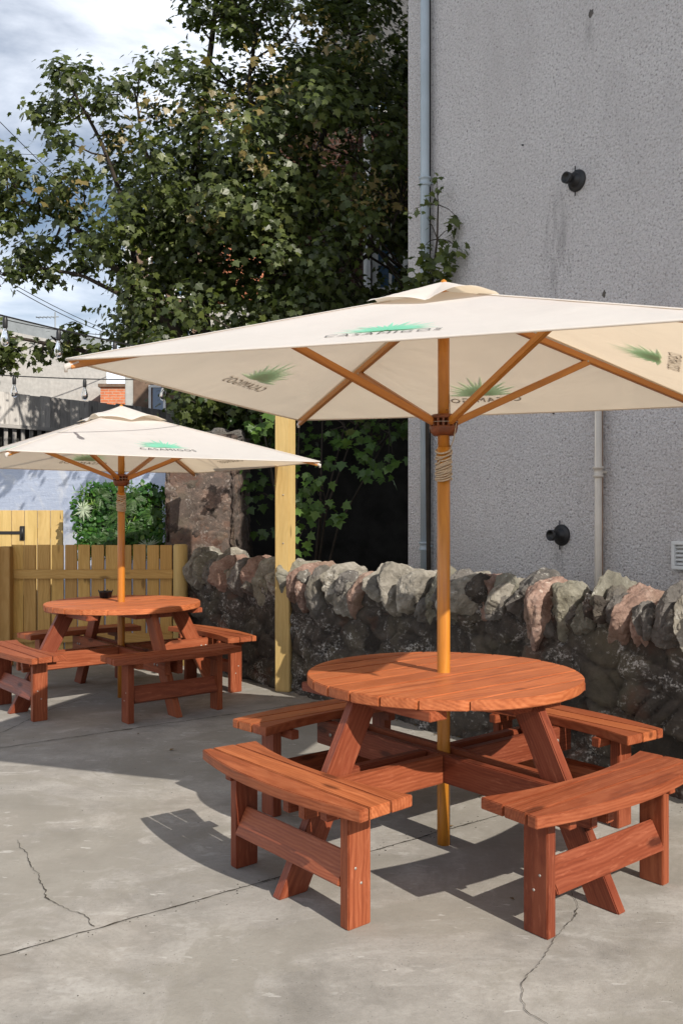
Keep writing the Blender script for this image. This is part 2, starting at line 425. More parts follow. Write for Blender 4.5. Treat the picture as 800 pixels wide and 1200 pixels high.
mr = nt.nodes.new('ShaderNodeMapRange'); mr.inputs[1].default_value = .45; mr.inputs[2].default_value = .8; mr.inputs[3].default_value = 1; mr.inputs[4].default_value = .25
nt.links.new(sz.outputs[2], mr.inputs[0])
mm = nt.nodes.new('ShaderNodeMath'); mm.operation = 'MULTIPLY'; nt.links.new(cr.outputs[0], mm.inputs[0]); nt.links.new(mr.outputs[0], mm.inputs[1])
nt.links.new(mm.outputs[0], mx.inputs[0]); nt.links.new(sky.outputs[0], mx.inputs[6])
mx.inputs[7].default_value = (14.2, 14.9, 16.2, 1)
nt.links.new(mx.outputs[2], bg.inputs[0]); bg.inputs[1].default_value = .071
scene.view_settings.view_transform = 'Standard'; scene.view_settings.look = 'None'
scene.view_settings.exposure = .34; scene.view_settings.gamma = 1
scene.render.engine = 'CYCLES'
scene.render.resolution_x = 682; scene.render.resolution_y = 1024

# ------------------------------------------------------------------ ground
b = MB(); b.raw([(-400, -60, 0), (400, -60, 0), (400, 900, 0), (-400, 900, 0)], [(0, 1, 2, 3)])
tag(b.build('ground', M['ground']), kind='structure')

WD_ = Vector((.61, -.792, 0)).normalized(); WB_ = Vector((-WD_.y, WD_.x, 0)); W0_ = Vector((-.866, 7.81, 0))
def gp(u, v): Y = HC*F/(v-HZ); return Vector(((u-400)/F*Y, Y, .004))
def crack(name, pts, w, jag, step=.03, seed=1):
    rnd = random.Random(seed); P = []
    for a, c in zip(pts, pts[1:]):
        n = max(1, int((c-a).length/step))
        for i in range(n): P.append(a.lerp(c, i/n))
    P.append(pts[-1]); vs = []; fs = []; n = len(P)
    for i, p in enumerate(P):
        d = (P[min(i+1, n-1)]-P[max(i-1, 0)]).normalized(); s = Vector((-d.y, d.x, 0))
        o = s*(noise.noise(p*9+Vector((seed, 0, 0)))*jag+rnd.uniform(-1, 1)*jag*.3)
        ww = w*(.35+1.1*abs(noise.noise(p*14)))*rnd.uniform(.6, 1.3)
        vs += [p+o+s*ww/2, p+o-s*ww/2]
    for i in range(n-1): fs.append((2*i, 2*i+1, 2*i+3, 2*i+2))
    b = MB(); b.raw(vs, fs); return tag(b.build(name, M['crack']), kind='structure')
j1a, j1b = gp(0, 1121), gp(591, 954); dj = (j1b-j1a).normalized()
crack('ground_joint', [j1a-dj*1.2, j1b+dj*1.6], .009, .006, .02, 2)
j2a, j2b = gp(0, 877), gp(281, 836); dk_ = (j2b-j2a).normalized()
crack('ground_joint', [j2a-dk_*2, j2b+dk_*.9], .012, .012, .03, 3)
crack('ground_crack', [gp(22, 985), gp(31, 1003), gp(40, 1020), gp(50, 1035), gp(55, 1052), gp(80, 1066), gp(98, 1073), gp(111, 1087)], .0042, .014, .015, 4)
crack('ground_crack', [gp(670, 1046), gp(676, 1060), gp(672, 1075), gp(648, 1105), gp(640, 1117), gp(622, 1138), gp(610, 1160), gp(609, 1172), gp(617, 1187), gp(640, 1200), gp(655, 1225)], .0035, .012, .012, 5)
crack('ground_crack', [gp(0, 860), gp(60, 832), gp(118, 812)], .006, .012, .03, 6)

b = MB(); rnd = random.Random(77)
for _ in range(900):
    if rnd.random() < .45:
        s_ = rnd.uniform(-1, 5.5); p = W0_+WD_*s_-WB_*abs(rnd.gauss(.04, .14))
    elif rnd.random() < .5:
        p = j1a+dj*rnd.uniform(-1, 3.4)+Vector((rnd.gauss(0, .03), rnd.gauss(0, .03), 0))
    else: p = Vector((rnd.uniform(-3, 3), rnd.uniform(2.2, 7.5), 0))
    p.z = .002; r_ = rnd.uniform(.001, .0034)
    vs = [p+Vector((math.cos(a)*r_*rnd.uniform(.7, 1.3), math.sin(a)*r_*rnd.uniform(.7, 1.3), 0)) for a in (0, 1.2, 2.5, 3.7, 5)]+[p+Vector((0, 0, r_*.8))]
    b.raw(vs, [(i, (i+1) % 5, 5) for i in range(5)], None, rnd.random())
tag(b.build('grit', M['crack']), kind='stuff')
b = MB()
for _ in range(46):
    if rnd.random() < .6: p = W0_+WD_*rnd.uniform(-.5, 5)-WB_*abs(rnd.gauss(.08, .25))
    else: p = Vector((rnd.uniform(-2.6, 2), rnd.uniform(2.4, 7.5), 0))
    a = rnd.uniform(0, 6.28); s_ = rnd.uniform(.010, .026); d = Vector((math.cos(a), math.sin(a), 0)); n_ = Vector((-d.y, d.x, 0))
    z_ = Vector((0, 0, .006)); b.raw([p+z_, p+d*s_+n_*s_*.5+z_*2, p+d*s_*2+z_*.9, p+d*s_-n_*s_*.5+z_*1.6], [(0, 1, 2), (0, 2, 3)], None, rnd.random())
tag(b.build('fallen_leaves', plain('dry_leaf', (.16, .10, .04), .8, .2, .5, 3)), kind='stuff')

# ------------------------------------------------------------------ picnic tables
PHI = R(219.3)
def rotk(k): return Matrix.Rotation(k*PI/2, 4, 'Z')
def make_table(name, loc, label):
    T = empty(name, (loc[0], loc[1], 0), PHI)
    tag(T, label, 'picnic table', 'round picnic tables with four attached benches')
    # nine boards cut to a circle
    b = MB(); Rt = .5795; wb = .1325; gap = .006
    for i in range(9):
        y0 = (i-4.5)*wb+gap/2; y1 = (i-3.5)*wb-gap/2
        if i == 0: y0 = -Rt+.002
        if i == 8: y1 = Rt-.002
        ys = [y0+(y1-y0)*q/8 for q in range(9)]
        pr = [(math.sqrt(max(Rt*Rt-y*y, .0001)), y) for y in ys]
        pl = [(-x, y) for x, y in reversed(pr)]
        dz = random.uniform(-.0012, .0012)
        b.solid(pr+pl, .69+dz, .73+dz, None, .0035, (1, 0, 0), tint=random.uniform(.95, 1.55))
    b.build('tabletop', M['red'], T)
    # battens under the top
    for x in (-.42, .42):
        for s in (-1, 1):
            b = MB(); y0, y1 = (.03, .385) if s > 0 else (-.385, -.03)
            b.box(x-.045, x+.045, y0, y1, .652, .689, None, .003, (0, 1, 0)); b.build('batten', M['red'], T)
    for s in (-1, 1):
        b = MB(); x0, x1 = (.03, .145) if s > 0 else (-.145, -.03)
        b.box(x0, x1, -.50, .50, .652, .689, None, .003, (0, 1, 0)); b.build('batten', M['red'], T)
    # cross bearers
    for s in (-1, 1):
        b = MB(); y0, y1 = (.028, .070) if s > 0 else (-.070, -.028)
        b.box(y0, y1, -.79, .79, .287, .404, None, .004, (0, 1, 0)); b.build('bearer', M['red'], T)
        for e in (-1, 1):
            b = MB(); x0, x1 = (.072, .79) if e > 0 else (-.79, -.072)
            b.box(x0, x1, y0, y1, .287, .404, None, .004, (1, 0, 0)); b.build('bearer', M['red'], T)
    # slanted legs
    for k in range(4):
        b = MB(); Mk = rotk(k) @ Matrix.Rotation(PI/2, 4, 'X')
        b.solid([(.742, 0), (.872, 0), (.505, .689), (.375, .689)], -.0225, .0225, Mk, .004, (-.367, .689, 0))
        for (x, z) in ((.66, .345), (.70, .345)):
            for s in (-1, 1):
                b.lathe([(.009, 0), (.009, .004), (.005, .006)], 10, rotk(k) @ Matrix.Translation((x-.02, s*.0705, z)) @ Matrix.Rotation(-s*PI/2, 4, 'X'), 1)
        b.build('leg', [M['red'], M['steel']], T)
    # benches
    def xi(y): return .636+.068*(1-(y/.475)**2)
    def xo(y): return .886+.062*(1-(y/.490)**2)
    def ye(x): return .474+(x-.63)*.07
    for k in range(4):
        b = MB(); Mk = rotk(k); N = 14
        y = [(-1+2*q/N) for q in range(N+1)]
        dz = [random.uniform(-.001, .001) for _ in range(3)]
        p = [(xi(q*ye(.636)), q*ye(.636)) for q in y]
        e = ye(.738)
        b.solid([(.738, -e), (.738, e)]+[r_ for r_ in reversed(p)], .408+dz[0], .448+dz[0], Mk, .003, (0, 1, 0), tint=random.uniform(.35, 1.2))
        e0, e1 = ye(.744), ye(.840)
        b.solid([(.744, -e0), (.840, -e1), (.840, e1), (.744, e0)], .408+dz[1], .448+dz[1], Mk, .003, (0, 1, 0), tint=random.uniform(.35, 1.2))
        e = ye(.846)
        p = [(xo(q*ye(.886)), q*ye(.886)) for q in y]
        b.solid([(.846, -e)]+p+[(.846, e)], .408+dz[2], .448+dz[2], Mk, .003, (0, 1, 0), tint=random.uniform(.35, 1.2))
        seat = b.build('bench', M['red'], T)
        for s in (-1, 1):
            b = MB(); y0, y1 = (.322, .367) if s > 0 else (-.367, -.322)
            b.box(.730, .832, y0, y1, 0, .407, Mk, .004, (0, 0, 1))
            for (x, z) in ((.80, .205), (.775, .15)):
                b.lathe([(.005, 0), (.005, .0015), (.002, .002)], 10, Mk @ Matrix.Translation((x, s*.3668, z)) @ Matrix.Rotation(-s*PI/2, 4, 'X'), 1)
            b.build('bench_leg', [M['red'], M['steel']], seat)
            b = MB(); y0, y1 = (.281, .321) if s > 0 else (-.321, -.281)
            b.box(.650, .885, y0, y1, .366, .4065, Mk, .003, (1, 0, 0)); b.build('cleat', M['red'], seat)
        b = MB(); a = R(28)
        Ms = Mk @ Matrix.Translation((.800, 0, .185)) @ Matrix.Rotation(-a, 4, 'Y')
        b.box(-.017, .017, -.3215, .3215, -.058, .058, Ms, .004, (0, 1, 0)); b.build('stretcher', M['red'], seat)
    return T
T1 = make_table('picnic_table', (.434, 3.866), 'near reddish brown round wooden picnic table on sunlit concrete, at the front of the patio')
T2 = make_table('picnic_table', (-1.66, 6.92), 'farther reddish brown round picnic table by the low yellow fence, a black pot on it')

# ------------------------------------------------------------------ umbrellas
def text_mesh(word):
    cu = bpy.data.curves.new('t', 'FONT'); cu.body = word; cu.size = 1; cu.align_x = 'CENTER'; cu.space_character = 1.22
    ob = bpy.data.objects.new('t', cu); COL.objects.link(ob)
    dg = bpy.context.evaluated_depsgraph_get(); me = ob.evaluated_get(dg).to_mesh()
    vs = [v.co.copy() for v in me.vertices]; fs = [tuple(p.vertices) for p in me.polygons]
    ob.evaluated_get(dg).to_mesh_clear(); bpy.data.objects.remove(ob); bpy.data.curves.remove(cu)
    return vs, fs
TV, TF = text_mesh('CASAMIGOS')
tw = max(v.x for v in TV)-min(v.x for v in TV)

def make_umbrella(loc, th, dz, label, seed):
    rnd = random.Random(seed)
    S = 1.10; ZP = 2.352+dz; ZE = 1.948+dz; ZH = 1.787+dz*.75
    U = empty('patio_umbrella', (loc[0], loc[1], 0), th)
    tag(U, label, 'umbrella', 'square cream patio umbrellas on wooden poles')
    def cz(x, y):
        r = max(abs(x), abs(y))/S
        if r < 1e-6: return ZP
        q = min(abs(x), abs(y))/(r*S)          # 0 mid panel, 1 hip
        return ZP-(ZP-ZE)*r-.020*(1-q*q)*math.sin(PI*min(1, r))*.9-.006*(1-q*q)*r
    b = MB(); N = 26
    for k in range(4):
        Mk = Matrix.Rotation(k*PI/2, 3, 'Z'); vs = []; fs = []
        for i in range(N+1):
            r = S*i/N
            for j in range(N+1):
                s = -1+2*j/N; x, y = r, r*s
                wr = .0025*noise.noise(Vector((x*6+seed, y*6, k)))*(i/N)
                vs.append(Mk @ Vector((x, y, cz(x, y)+wr)))
        fs = [(i*(N+1)+j, (i+1)*(N+1)+j, (i+1)*(N+1)+j+1, i*(N+1)+j+1) for i in range(N) for j in range(N)]
        b.raw(vs, fs, None, .5, 0, True)
    can = b.build('canopy', M['canvas'], U)
    # merge the doubled hip vertices so that the cloth is one sheet
    bm = bmesh.new(); bm.from_mesh(can.data); bmesh.ops.remove_doubles(bm, verts=bm.verts, dist=.002); bm.to_mesh(can.data); bm.free()
    for k in range(4):
        b = MB(); a = k*PI/2; Mk = Matrix.Rotation(a, 3, 'Z')
        pts = [Mk @ Vector((S, -S+2*S*q/24, cz(S, -S+2*S*q/24)-.002)) for q in range(25)]
        b.tube(pts, .0045, 6); b.build('hem', M['canvas'], can)
    for k in range(4):
        Mk = Matrix.Rotation(k*PI/2+PI/4, 3, 'Z'); b = MB(); vs = []
        for i in range(27):
            r = .26+(S*math.sqrt(2)-.26)*i/26; r0 = r/math.sqrt(2); z = cz(r0, r0)
            vs += [Mk @ Vector((r, -.011, z-.001)), Mk @ Vector((r, 0, z+.0035)), Mk @ Vector((r, .011, z-.001))]
        b.raw(vs, [(3*i+j, 3*i+3+j, 3*i+4+j, 3*i+1+j) for i in range(26) for j in range(2)], None, .5, 0, True)
        b.build('seam', M['canvas'], can)
    # print on every panel, and the same print seen through from below
    for k in range(4):
        Mk = Matrix.Rotation(k*PI/2, 3, 'Z')
        for side, mg, mt in ((1, 'ink_green', 'ink_dark'), (-1, 'ink_green2', 'ink_dark2')):
            off = .004*side
            def P(a, r): return Mk @ Vector((r, a, cz(r, a)+off))
            b = MB(); sc = .40/tw
            vs = [P(v.x*sc, .945-v.y*sc*1.1) for v in TV]; b.raw(vs, TF)
            b.build('lettering', M[mt], can)
            b = MB(); rr = random.Random(5)
            for i in range(19):
                an = R(3+174*i/18); L = (.185+.02*abs(math.cos(an)))*rr.uniform(.8, 1.08)
                if i % 2: L *= .8
                d = Vector((math.cos(an), math.sin(an))); n = Vector((-d.y, d.x)); c0 = Vector((0, .0))
                q = []
                for f, wd in ((0.04, .003), (.30, .0095), (.62, .0070), (1, .0004)): q.append((d*L*f+n*wd, d*L*f-n*wd))
                vv = [P(-e.x, .868-e.y*1.0) for pr in q for e in pr]
                b.raw(vv, [(0, 1, 3, 2), (2, 3, 5, 4), (4, 5, 7, 6)])
            b.build('printed_plant', M[mg], can)
    # vent cap
    b = MB(); N = 28; H = .262
    for k in range(4):
        Mk = Matrix.Rotation(k*PI/2, 3, 'Z'); vs = []
        for i in range(N+1):
            r = H*i/N
            for j in range(N+1):
                s = -1+2*j/N; x, y = r, r*s; e = (s+1)/2; f = i/N
                bump_ = (.018 if e < .48 else .045)*abs(math.sin(PI*e/.48)) if e < .48 else .042*abs(math.sin(PI*(e-.48)/.52))
                vs.append(Mk @ Vector((x, y, cz(x, y)+.016+.026*(1-f)+bump_*f**1.6+.004*noise.noise(Vector((x*20, y*20, seed+k)))*f)))
        b.raw(vs, [(i*(N+1)+j, (i+1)*(N+1)+j, (i+1)*(N+1)+j+1, i*(N+1)+j+1) for i in range(N) for j in range(N)], None, .5, 0, True)
    cap = b.build('vent_cap', M['canvas'], U)
    bm = bmesh.new(); bm.from_mesh(cap.data); bmesh.ops.remove_doubles(bm, verts=bm.verts, dist=.002); bm.to_mesh(cap.data); bm.free()
    # pole
    b = MB(); b.tube([(0, 0, 0), (0, 0, .4), (0, 0, 1.0), (0, 0, ZH-.10)], .0275, 24)
    b.tube([(0, 0, ZH-.10), (0, 0, ZP-.03)], .0248, 24)
    for s in (-1, 1): b.tube([(0.02*s, -.0275, ZH+.045+.012*s), (0.02*s, -.029, ZH+.045+.012*s)], .003, 8, mat=1)
    b.build('pole', [M['teak'], M['bracket']], U)
    b = MB(); b.lathe([(.002, ZP+.085), (.012, ZP+.078), (.019, ZP+.060), (.015, ZP+.043), (.010, ZP+.036), (.024, ZP+.030), (.024, ZP-.02)], 20, Matrix.Translation((0, 0, -.034))); b.build('finial', M['teak'], U)
    # runner hub: slotted drum
    b = MB()
    b.lathe([(.030, ZH-.050), (.044, ZH-.050), (.056, ZH-.034), (.060, ZH-.018), (.060, ZH-.010)], 28)
    b.lathe([(.060, ZH+.022), (.060, ZH+.030), (.048, ZH+.040), (.030, ZH+.040)], 28)
    for q in range(16):
        a = 2*PI*q/16+.2; d = Vector((math.cos(a), math.sin(a), 0))
        b.beam(d*.030+Vector((0, 0, ZH+.005)), d*.060+Vector((0, 0, ZH+.005)), .009, .034, bev=.001)
    b.lathe([(.030, ZH-.012), (.034, ZH-.012), (.034, ZH+.024), (.030, ZH+.024)], 20)
    b.tube([(.061*math.cos(a*PI/12), .061*math.sin(a*PI/12), ZH+.006) for a in range(25)], .0012, 5, mat=1)
    b.build('hub', [M['bracket'], M['steel']], U)
    b = MB(); b.lathe([(.026, ZP-.075), (.046, ZP-.072), (.050, ZP-.05), (.046, ZP-.03), (.026, ZP-.028)], 24); b.build('crown_hub', M['bracket'], U)
    for k in range(4):
        a = PI/4+k*PI/2; d = Vector((math.cos(a), math.sin(a), 0)); Ld = S*math.sqrt(2)
        z0 = ZP-.045; z1 = ZE-.020
        p0 = d*.04+Vector((0, 0, z0)); p1 = d*(Ld-.012)+Vector((0, 0, z1))
        b = MB(); b.beam(p0, p1, .021, .030, bev=.003); rib = b.build('rib', M['teak'], U)
        j = p0.lerp(p1, .49)-Vector((0, 0, .012))
        side = Vector((-d.y, d.x, 0))
        b = MB()
        b.beam(d*.050+Vector((0, 0, ZH+.006)), j+d*.012, .022, .030, bev=.003)
        b.tube([j-side*.0135, j+side*.0135], .0045, 8, mat=1)
        b.build('strut', [M['teak'], M['steel']], U)
        b = MB(); b.tube([p1-d*.03+Vector((0, 0, .012)), p1+d*.014+Vector((0, 0, -.008)), p1+d*.012+Vector((0, 0, -.026))], [.012, .011, .006], 8); b.build('corner_pocket', M['canvas'], can)
    # cord wrapped round the pole
    b = MB(); z0 = ZH-.238; pts = []
    n = 620
    for i in range(n):
        f = i/n; a = 2*PI*14*f
        if f < .62: z = z0+.080*(f/.62)+.012*math.sin(a+2*f)
        elif f < .8: z = z0+.095+.04*((f-.62)/.18)+.017*math.sin(a)
        else: z = z0+.12-.09*((f-.8)/.2)+.02*math.sin(a*1.0+1)
        rr = .0315+.003*math.sin(i*.37)
        pts.append((rr*math.cos(a), rr*math.sin(a), z))
    b.tube(pts, .0042, 6)
    b.tube([(.032, -.008, ZH-.10), (.045, -.012, ZH-.07), (.052, -.02, ZH-.04), (.058, -.02, ZH)], .0025, 6)
    b.tube([(.028, -.004, ZH+.0), (.030, -.006, ZH+.07), (.024, -.004, ZH+.14)], .0014, 5)
    b.build('cord', M['cord'], U)
    return U
make_umbrella((.434, 3.866), R(-19.0), 0, 'near large square cream umbrella with green plant print, pole through the near round table', 3)
make_umbrella((-1.68, 6.94), R(33.3), -.165, 'farther square cream umbrella above the far picnic table by the wooden fence', 8)

# ash pot on the far table
P = at(124, 700, 7.25); P.z = .7305
b = MB(); b.lathe([(.036, 0), (.044, .004), (.052, .045), (.056, .048), (.056, .054), (.050, .054), (.045, .010), (.004, .008)], 28)
for q in range(4):
    a = q*PI/2; b.tube([(.052*math.cos(a), .052*math.sin(a), .054), (.058*math.cos(a), .058*math.sin(a), .064)], .004, 6)
o = b.build('ash_pot', M['black']); o.location = P
tag(o, 'small black metal ash pot standing on the far round table beside the umbrella pole', 'ashtray')

# ------------------------------------------------------------------ boundary wall with coping stones
WD = Vector((.61, -.792, 0)).normalized(); WB = Vector((-WD.y, WD.x, 0)); W0 = Vector((-.866, 7.81, 0))
wang = math.atan2(WD.y, WD.x)
def rubble_front(x0, x1, z0, z1, step, seed, cell=(.26, .15), amp=.065, fn=None):
    nx = int((x1-x0)/step); nz = int((z1-z0)/step); vs = []; tn = []
    for i in range(nx+1):
        for j in range(nz+1):
            x = x0+(x1-x0)*i/nx; z = z0+(z1-z0)*j/nz
            wv_ = noise.noise_vector(Vector((x*2.5, z*2.5, seed)))*.09
            q = Vector(((x+wv_.x)/cell[0], (z+wv_.y)/cell[1], seed))
            d, pt = noise.voronoi(q)
            e = min(1, (d[1]-d[0])*3.2); c = noise.cell(pt[0]*7.3+Vector((3, 1, seed)))
            y = -amp*(e**.5)*(.6+.5*c)-.020*noise.fractal(Vector((x*6, z*6, seed)), 1, 2, 4)-.008*noise.noise(Vector((x*40, z*40, seed)))
            if fn: y += fn(x, z)
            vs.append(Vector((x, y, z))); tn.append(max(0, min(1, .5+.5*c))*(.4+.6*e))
    fs = [(i*(nz+1)+j, (i+1)*(nz+1)+j, (i+1)*(nz+1)+j+1, i*(nz+1)+j+1) for i in range(nx) for j in range(nz)]
    return vs, fs, tn
BW = empty('boundary_wall', W0, wang)
tag(BW, 'low dark rubble stone wall topped with rough upright coping stones, behind the near table', 'stone wall')
vs, fs, tn = rubble_front(-.85, 7.5, -.02, .84, .016, 2.0)
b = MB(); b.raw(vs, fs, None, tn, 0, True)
b.box(-.85, 7.5, .005, .42, 0, .835, None, 0)
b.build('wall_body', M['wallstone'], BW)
def rock(cx, cy, cz_, sx, sy, sz, seed, planes=15, lean=0.0, rot=0.0):
    rnd = random.Random(seed)
    bm = bmesh.new(); bmesh.ops.create_icosphere(bm, subdivisions=5, radius=1)
    pl = []
    for _ in range(planes):
        n = Vector((rnd.gauss(0, 1), rnd.gauss(0, 1), rnd.gauss(0, 1))).normalized(); pl.append((n, rnd.uniform(.50, .90)))
    Mr = Matrix.Rotation(lean, 3, 'Y') @ Matrix.Rotation(rot, 3, 'X')
    off = Vector((seed*3.1, seed*1.7, 0)); vs = []; gr = []
    for v in bm.verts:
        d = v.co.normalized(); r = 1.0
        for n, h in pl:
            q = n.dot(d)
            if q > .05: r = min(r, h/q)
        r += .10*noise.fractal(d*2.2+off, .9, 2.1, 5)+.018*noise.noise(d*9+off)+.014*noise.noise(d*24+off)
        p = Vector((d.x*r*sx, d.y*r*sy, d.z*r*sz)); p = Mr @ p
        gr.append(p*1.0+off); vs.append(p+Vector((cx, cy, cz_)))
    fs = [tuple(x.index for x in f.verts) for f in bm.faces]; bm.free()
    return vs, fs, gr
rnd = random.Random(11)
x = -.82; i = 0
seq = ['cope_grey', 'cope_grey', 'cope_olive', 'cope_dark', 'cope_grey', 'cope_pink', 'cope_grey', 'cope_dark', 'cope_pink', 'cope_olive', 'cope_grey', 'cope_olive', 'cope_pink', 'cope_pink', 'cope_dark', 'cope_grey', 'cope_grey', 'cope_pink', 'cope_grey']
while x < 7.3:
    wdt = rnd.uniform(.09, .215)
    mt = seq[i % len(seq)]
    hgt = rnd.uniform(.15, .22)
    top = 1.045+rnd.uniform(-.07, .03)
    ln = rnd.uniform(-.1, .55)
    v_, f_, g_ = rock(x+wdt/2, .09+rnd.uniform(-.06, .05), top-hgt*.92, wdt*.74, rnd.uniform(.20, .27), hgt*1.1, 100+i, planes=9, lean=ln, rot=rnd.uniform(-.25, .3))
    b = MB(); b.raw(v_, f_, g_, rnd.uniform(0, .5), 0, False); b.build('coping_stone', M[mt], BW)
    for q in range(2):
        if rnd.random() < .6:
            v_, f_, g_ = rock(x+wdt*rnd.uniform(.2, 1.1), rnd.uniform(-.03, .06), .83+rnd.uniform(-.05, .09), rnd.uniform(.05, .11), .12, rnd.uniform(.07, .15), 300+3*i+q, planes=8, lean=rnd.uniform(-.5, .6))
            b = MB(); b.raw(v_, f_, g_, rnd.uniform(.2, .8), 0, False); b.build('coping_stone', M[rnd.choice(['cope_dark', 'cope_dark', 'cope_olive', 'wallstone'])], BW)
    x += wdt*.9; i += 1

# old stone pillar behind the end of the wall
PL = empty('stone_pillar', (-1.31, 9.0, 0), R(-8))
tag(PL, 'tall rough old stone pillar between the pale blue wall and the dark yard', 'pillar')
b = MB()
for (rz, ww, o_) in ((0, .34, -.30), (-PI/2, .33, -.31), (PI/2, .33, -.31)):
    vs, fs, tn = rubble_front(-ww, ww, 0, 2.16, .013, 5+rz, (.22, .14), .028, lambda x_, z_: -.012*noise.noise(Vector((x_*14, z_*14, 2))))
    Mr = Matrix.Rotation(rz, 4, 'Z') @ Matrix.Translation((0, o_, 0))
    b.raw([Mr @ v for v in vs], fs, [v+Vector((rz*3, 0, 0)) for v in vs], [q*.6 for q in tn], 0, True)
b.box(-.315, .315, -.315, .30, 0, 2.15, None, .02)
b.build('shaft', M['pillar'], PL)
b = MB()
for k in range(5):
    v_, f_, g_ = rock(-.25+.125*k, random.uniform(-.1, .1), 2.15, .14, .28, .09, 500+k); b.raw(v_, f_, g_, .3)
b.build('top_stones', M['cope_dark'], PL)

# ------------------------------------------------------------------ big pebbledashed house on the right
HD = Vector((.565, -.825, 0)).normalized(); HB = Vector((-HD.y, HD.x, 0)); H0 = Vector((.557, 7.6, 0))
HO = empty('house', H0, math.atan2(HD.y, HD.x))
tag(HO, 'tall grey pebbledashed house gable rising behind the stone wall', 'house')
def hl(u, v, off=0.0):                                  # pixel -> point on the gable, in house coordinates
    r = Vector(((u-400)/F, 1, -(v-HZ)/F)); n = HB
    p0 = H0-HB*off
    Y = p0.dot(n)/r.dot(n); p = Vector((0, 0, HC))+r*Y
    q = p-H0; return Vector((q.dot(HD), q.dot(HB), p.z))
vt = hl(676, 214)
t, base, o, v1, n1, sn, blob, sx = M.pop('_dash')
c1 = hl(652, 290); s1 = blob(c1.x, c1.z, .17, .46, .5)
c2 = hl(655, 655); s2 = blob(c2.x, c2.z, .06, .16, .7)
c4 = hl(690, 45); s4 = blob(c4.x, c4.z, .05, .22, .5)
stn = t.math('MULTIPLY', t.math('ADD', t.math('ADD', s1, s2), s4), sn)
col = t.mix(t.math('MULTIPLY', stn, .8), base, (.12, .11, .11))
damp = t.ramp(t.noise(t.mapv(o, (2.2, 1, .5), (3, 0, 1)), 1.6, 6, .68, .3), [(.54, 0), (.66, .14)])
col = t.mix(damp, col, (.42, .39, .38))
hgt = t.math('SUBTRACT', n1, t.math('MULTIPLY', v1, .55))
M['dash'] = t.done(t.bsdf(col, .92, t.bump(hgt, 1.0, .022), .2))
b = MB()
b.box(0, 9.5, 0, 7, 0, 8.6, None, 0)
b.build('wall', M['dash'], HO)
b = MB(); b.solid([(-.25, 8.6), (9.75, 8.6), (9.75, 8.75), (4.75, 12.0), (-.25, 8.75)], -7.2, .2, Matrix.Rotation(PI/2, 4, 'X'), .0); b.build('roof', M['slate'], HO)
# left rain pipe with collar
def pipe(u0, v0, v1_, r, mat, name, collars):
    a = hl(u0, v0, .07); c = hl(u0, v1_, .07); a.x = c.x = hl(u0, 400, .07).x
    b = MB(); b.tube([(a.x, a.y, min(8.4, a.z)), (c.x, c.y, max(0.05, c.z))], r, 20)
    for vv in collars:
        z = hl(u0, vv, .07).z
        Mz = Matrix.Translation((a.x, a.y, z))
        b.lathe([(r, -.035), (r+.010, -.035), (r+.010, -.020), (r+.004, -.018), (r+.004, .018), (r+.012, .020), (r+.012, .035), (r, .036)], 20, Mz)
        b.box(-.012, .012, 0, .075, -.008, .008, Mz, .002)
    return b.build(name, mat, HO)
pipe(497.5, -900, 1000, .036, M['pipe_grey'], 'drainpipe', (213, -30, 640))
pipe(700.5, 440, 900, .024, M['pipe_cream'], 'drainpipe', (553,))
a = hl(704.5, 560, .012); b = MB(); b.tube([(a.x+.004, a.y, .1), (a.x+.004, a.y, 2.2)], .006, 8); b.build('rust_streak_bar', M['rust'], HO)
a = hl(503.5, 300, .012); b = MB(); b.tube([(a.x+.003, a.y, .1), (a.x+.003, a.y, 8.4)], .006, 8); b.build('dark_side_line', M['wire'], HO)  # thin dark line down the right side of the left drainpipe
for (u, v) in ((676, 212), (658, 627)):
    p = hl(u, v, .0)
    b = MB(); Mv = Matrix.Translation((p.x, -.001, p.z)) @ Matrix.Rotation(PI/2, 4, 'X') @ Matrix.Scale(.86, 4)
    b.lathe([(.085, 0), (.085, .010), (.078, .020), (.060, .024), (.055, .030), (.053, .045), (.036, .050), (.034, .10), (.044, .102), (.044, .135), (.036, .137), (.034, .11), (.004, .108)], 28, Mv)
    b.tube([(p.x-.01, -.012, p.z+.10), (p.x-.01, -.012, p.z-.10)], .004, 6)
    b.build('flue_vent', M['black'], HO)
# square vent at the right edge
p = hl(804, 651, 0); b = MB()
b.box(p.x-.085, p.x+.085, -.035, -.001, p.z-.085, p.z-.062, None, .004); b.box(p.x-.085, p.x+.085, -.035, -.001, p.z+.062, p.z+.085, None, .004)
b.box(p.x-.085, p.x-.060, -.034, -.001, p.z-.062, p.z+.062, None, .003); b.box(p.x+.060, p.x+.085, -.034, -.001, p.z-.062, p.z+.062, None, .003)
for q in range(5): b.beam((p.x-.06, -.016, p.z-.05+.025*q), (p.x+.06, -.016, p.z-.05+.025*q), .004, .02, (0, 1, .8), .0)
b.build('air_brick_cover', M['white'], HO)
# chips of missing render
for (u, v, w_, h_, mt) in ((691, 16, .045, .06, 'cope_dark'), (612, 170, .014, .018, 'black'), (561, 141, .009, .014, 'black'), (707, 344, .030, .035, 'cope_dark'), (648, 484, .030, .024, 'black'), (617, 562, .016, .010, 'black')):
    p = hl(u, v); v_, f_, g_ = rock(p.x, .012, p.z, w_, .022, h_, int(u)); b = MB(); b.raw(v_, f_, g_, .5); b.build('chipped_patch', M[mt], HO)

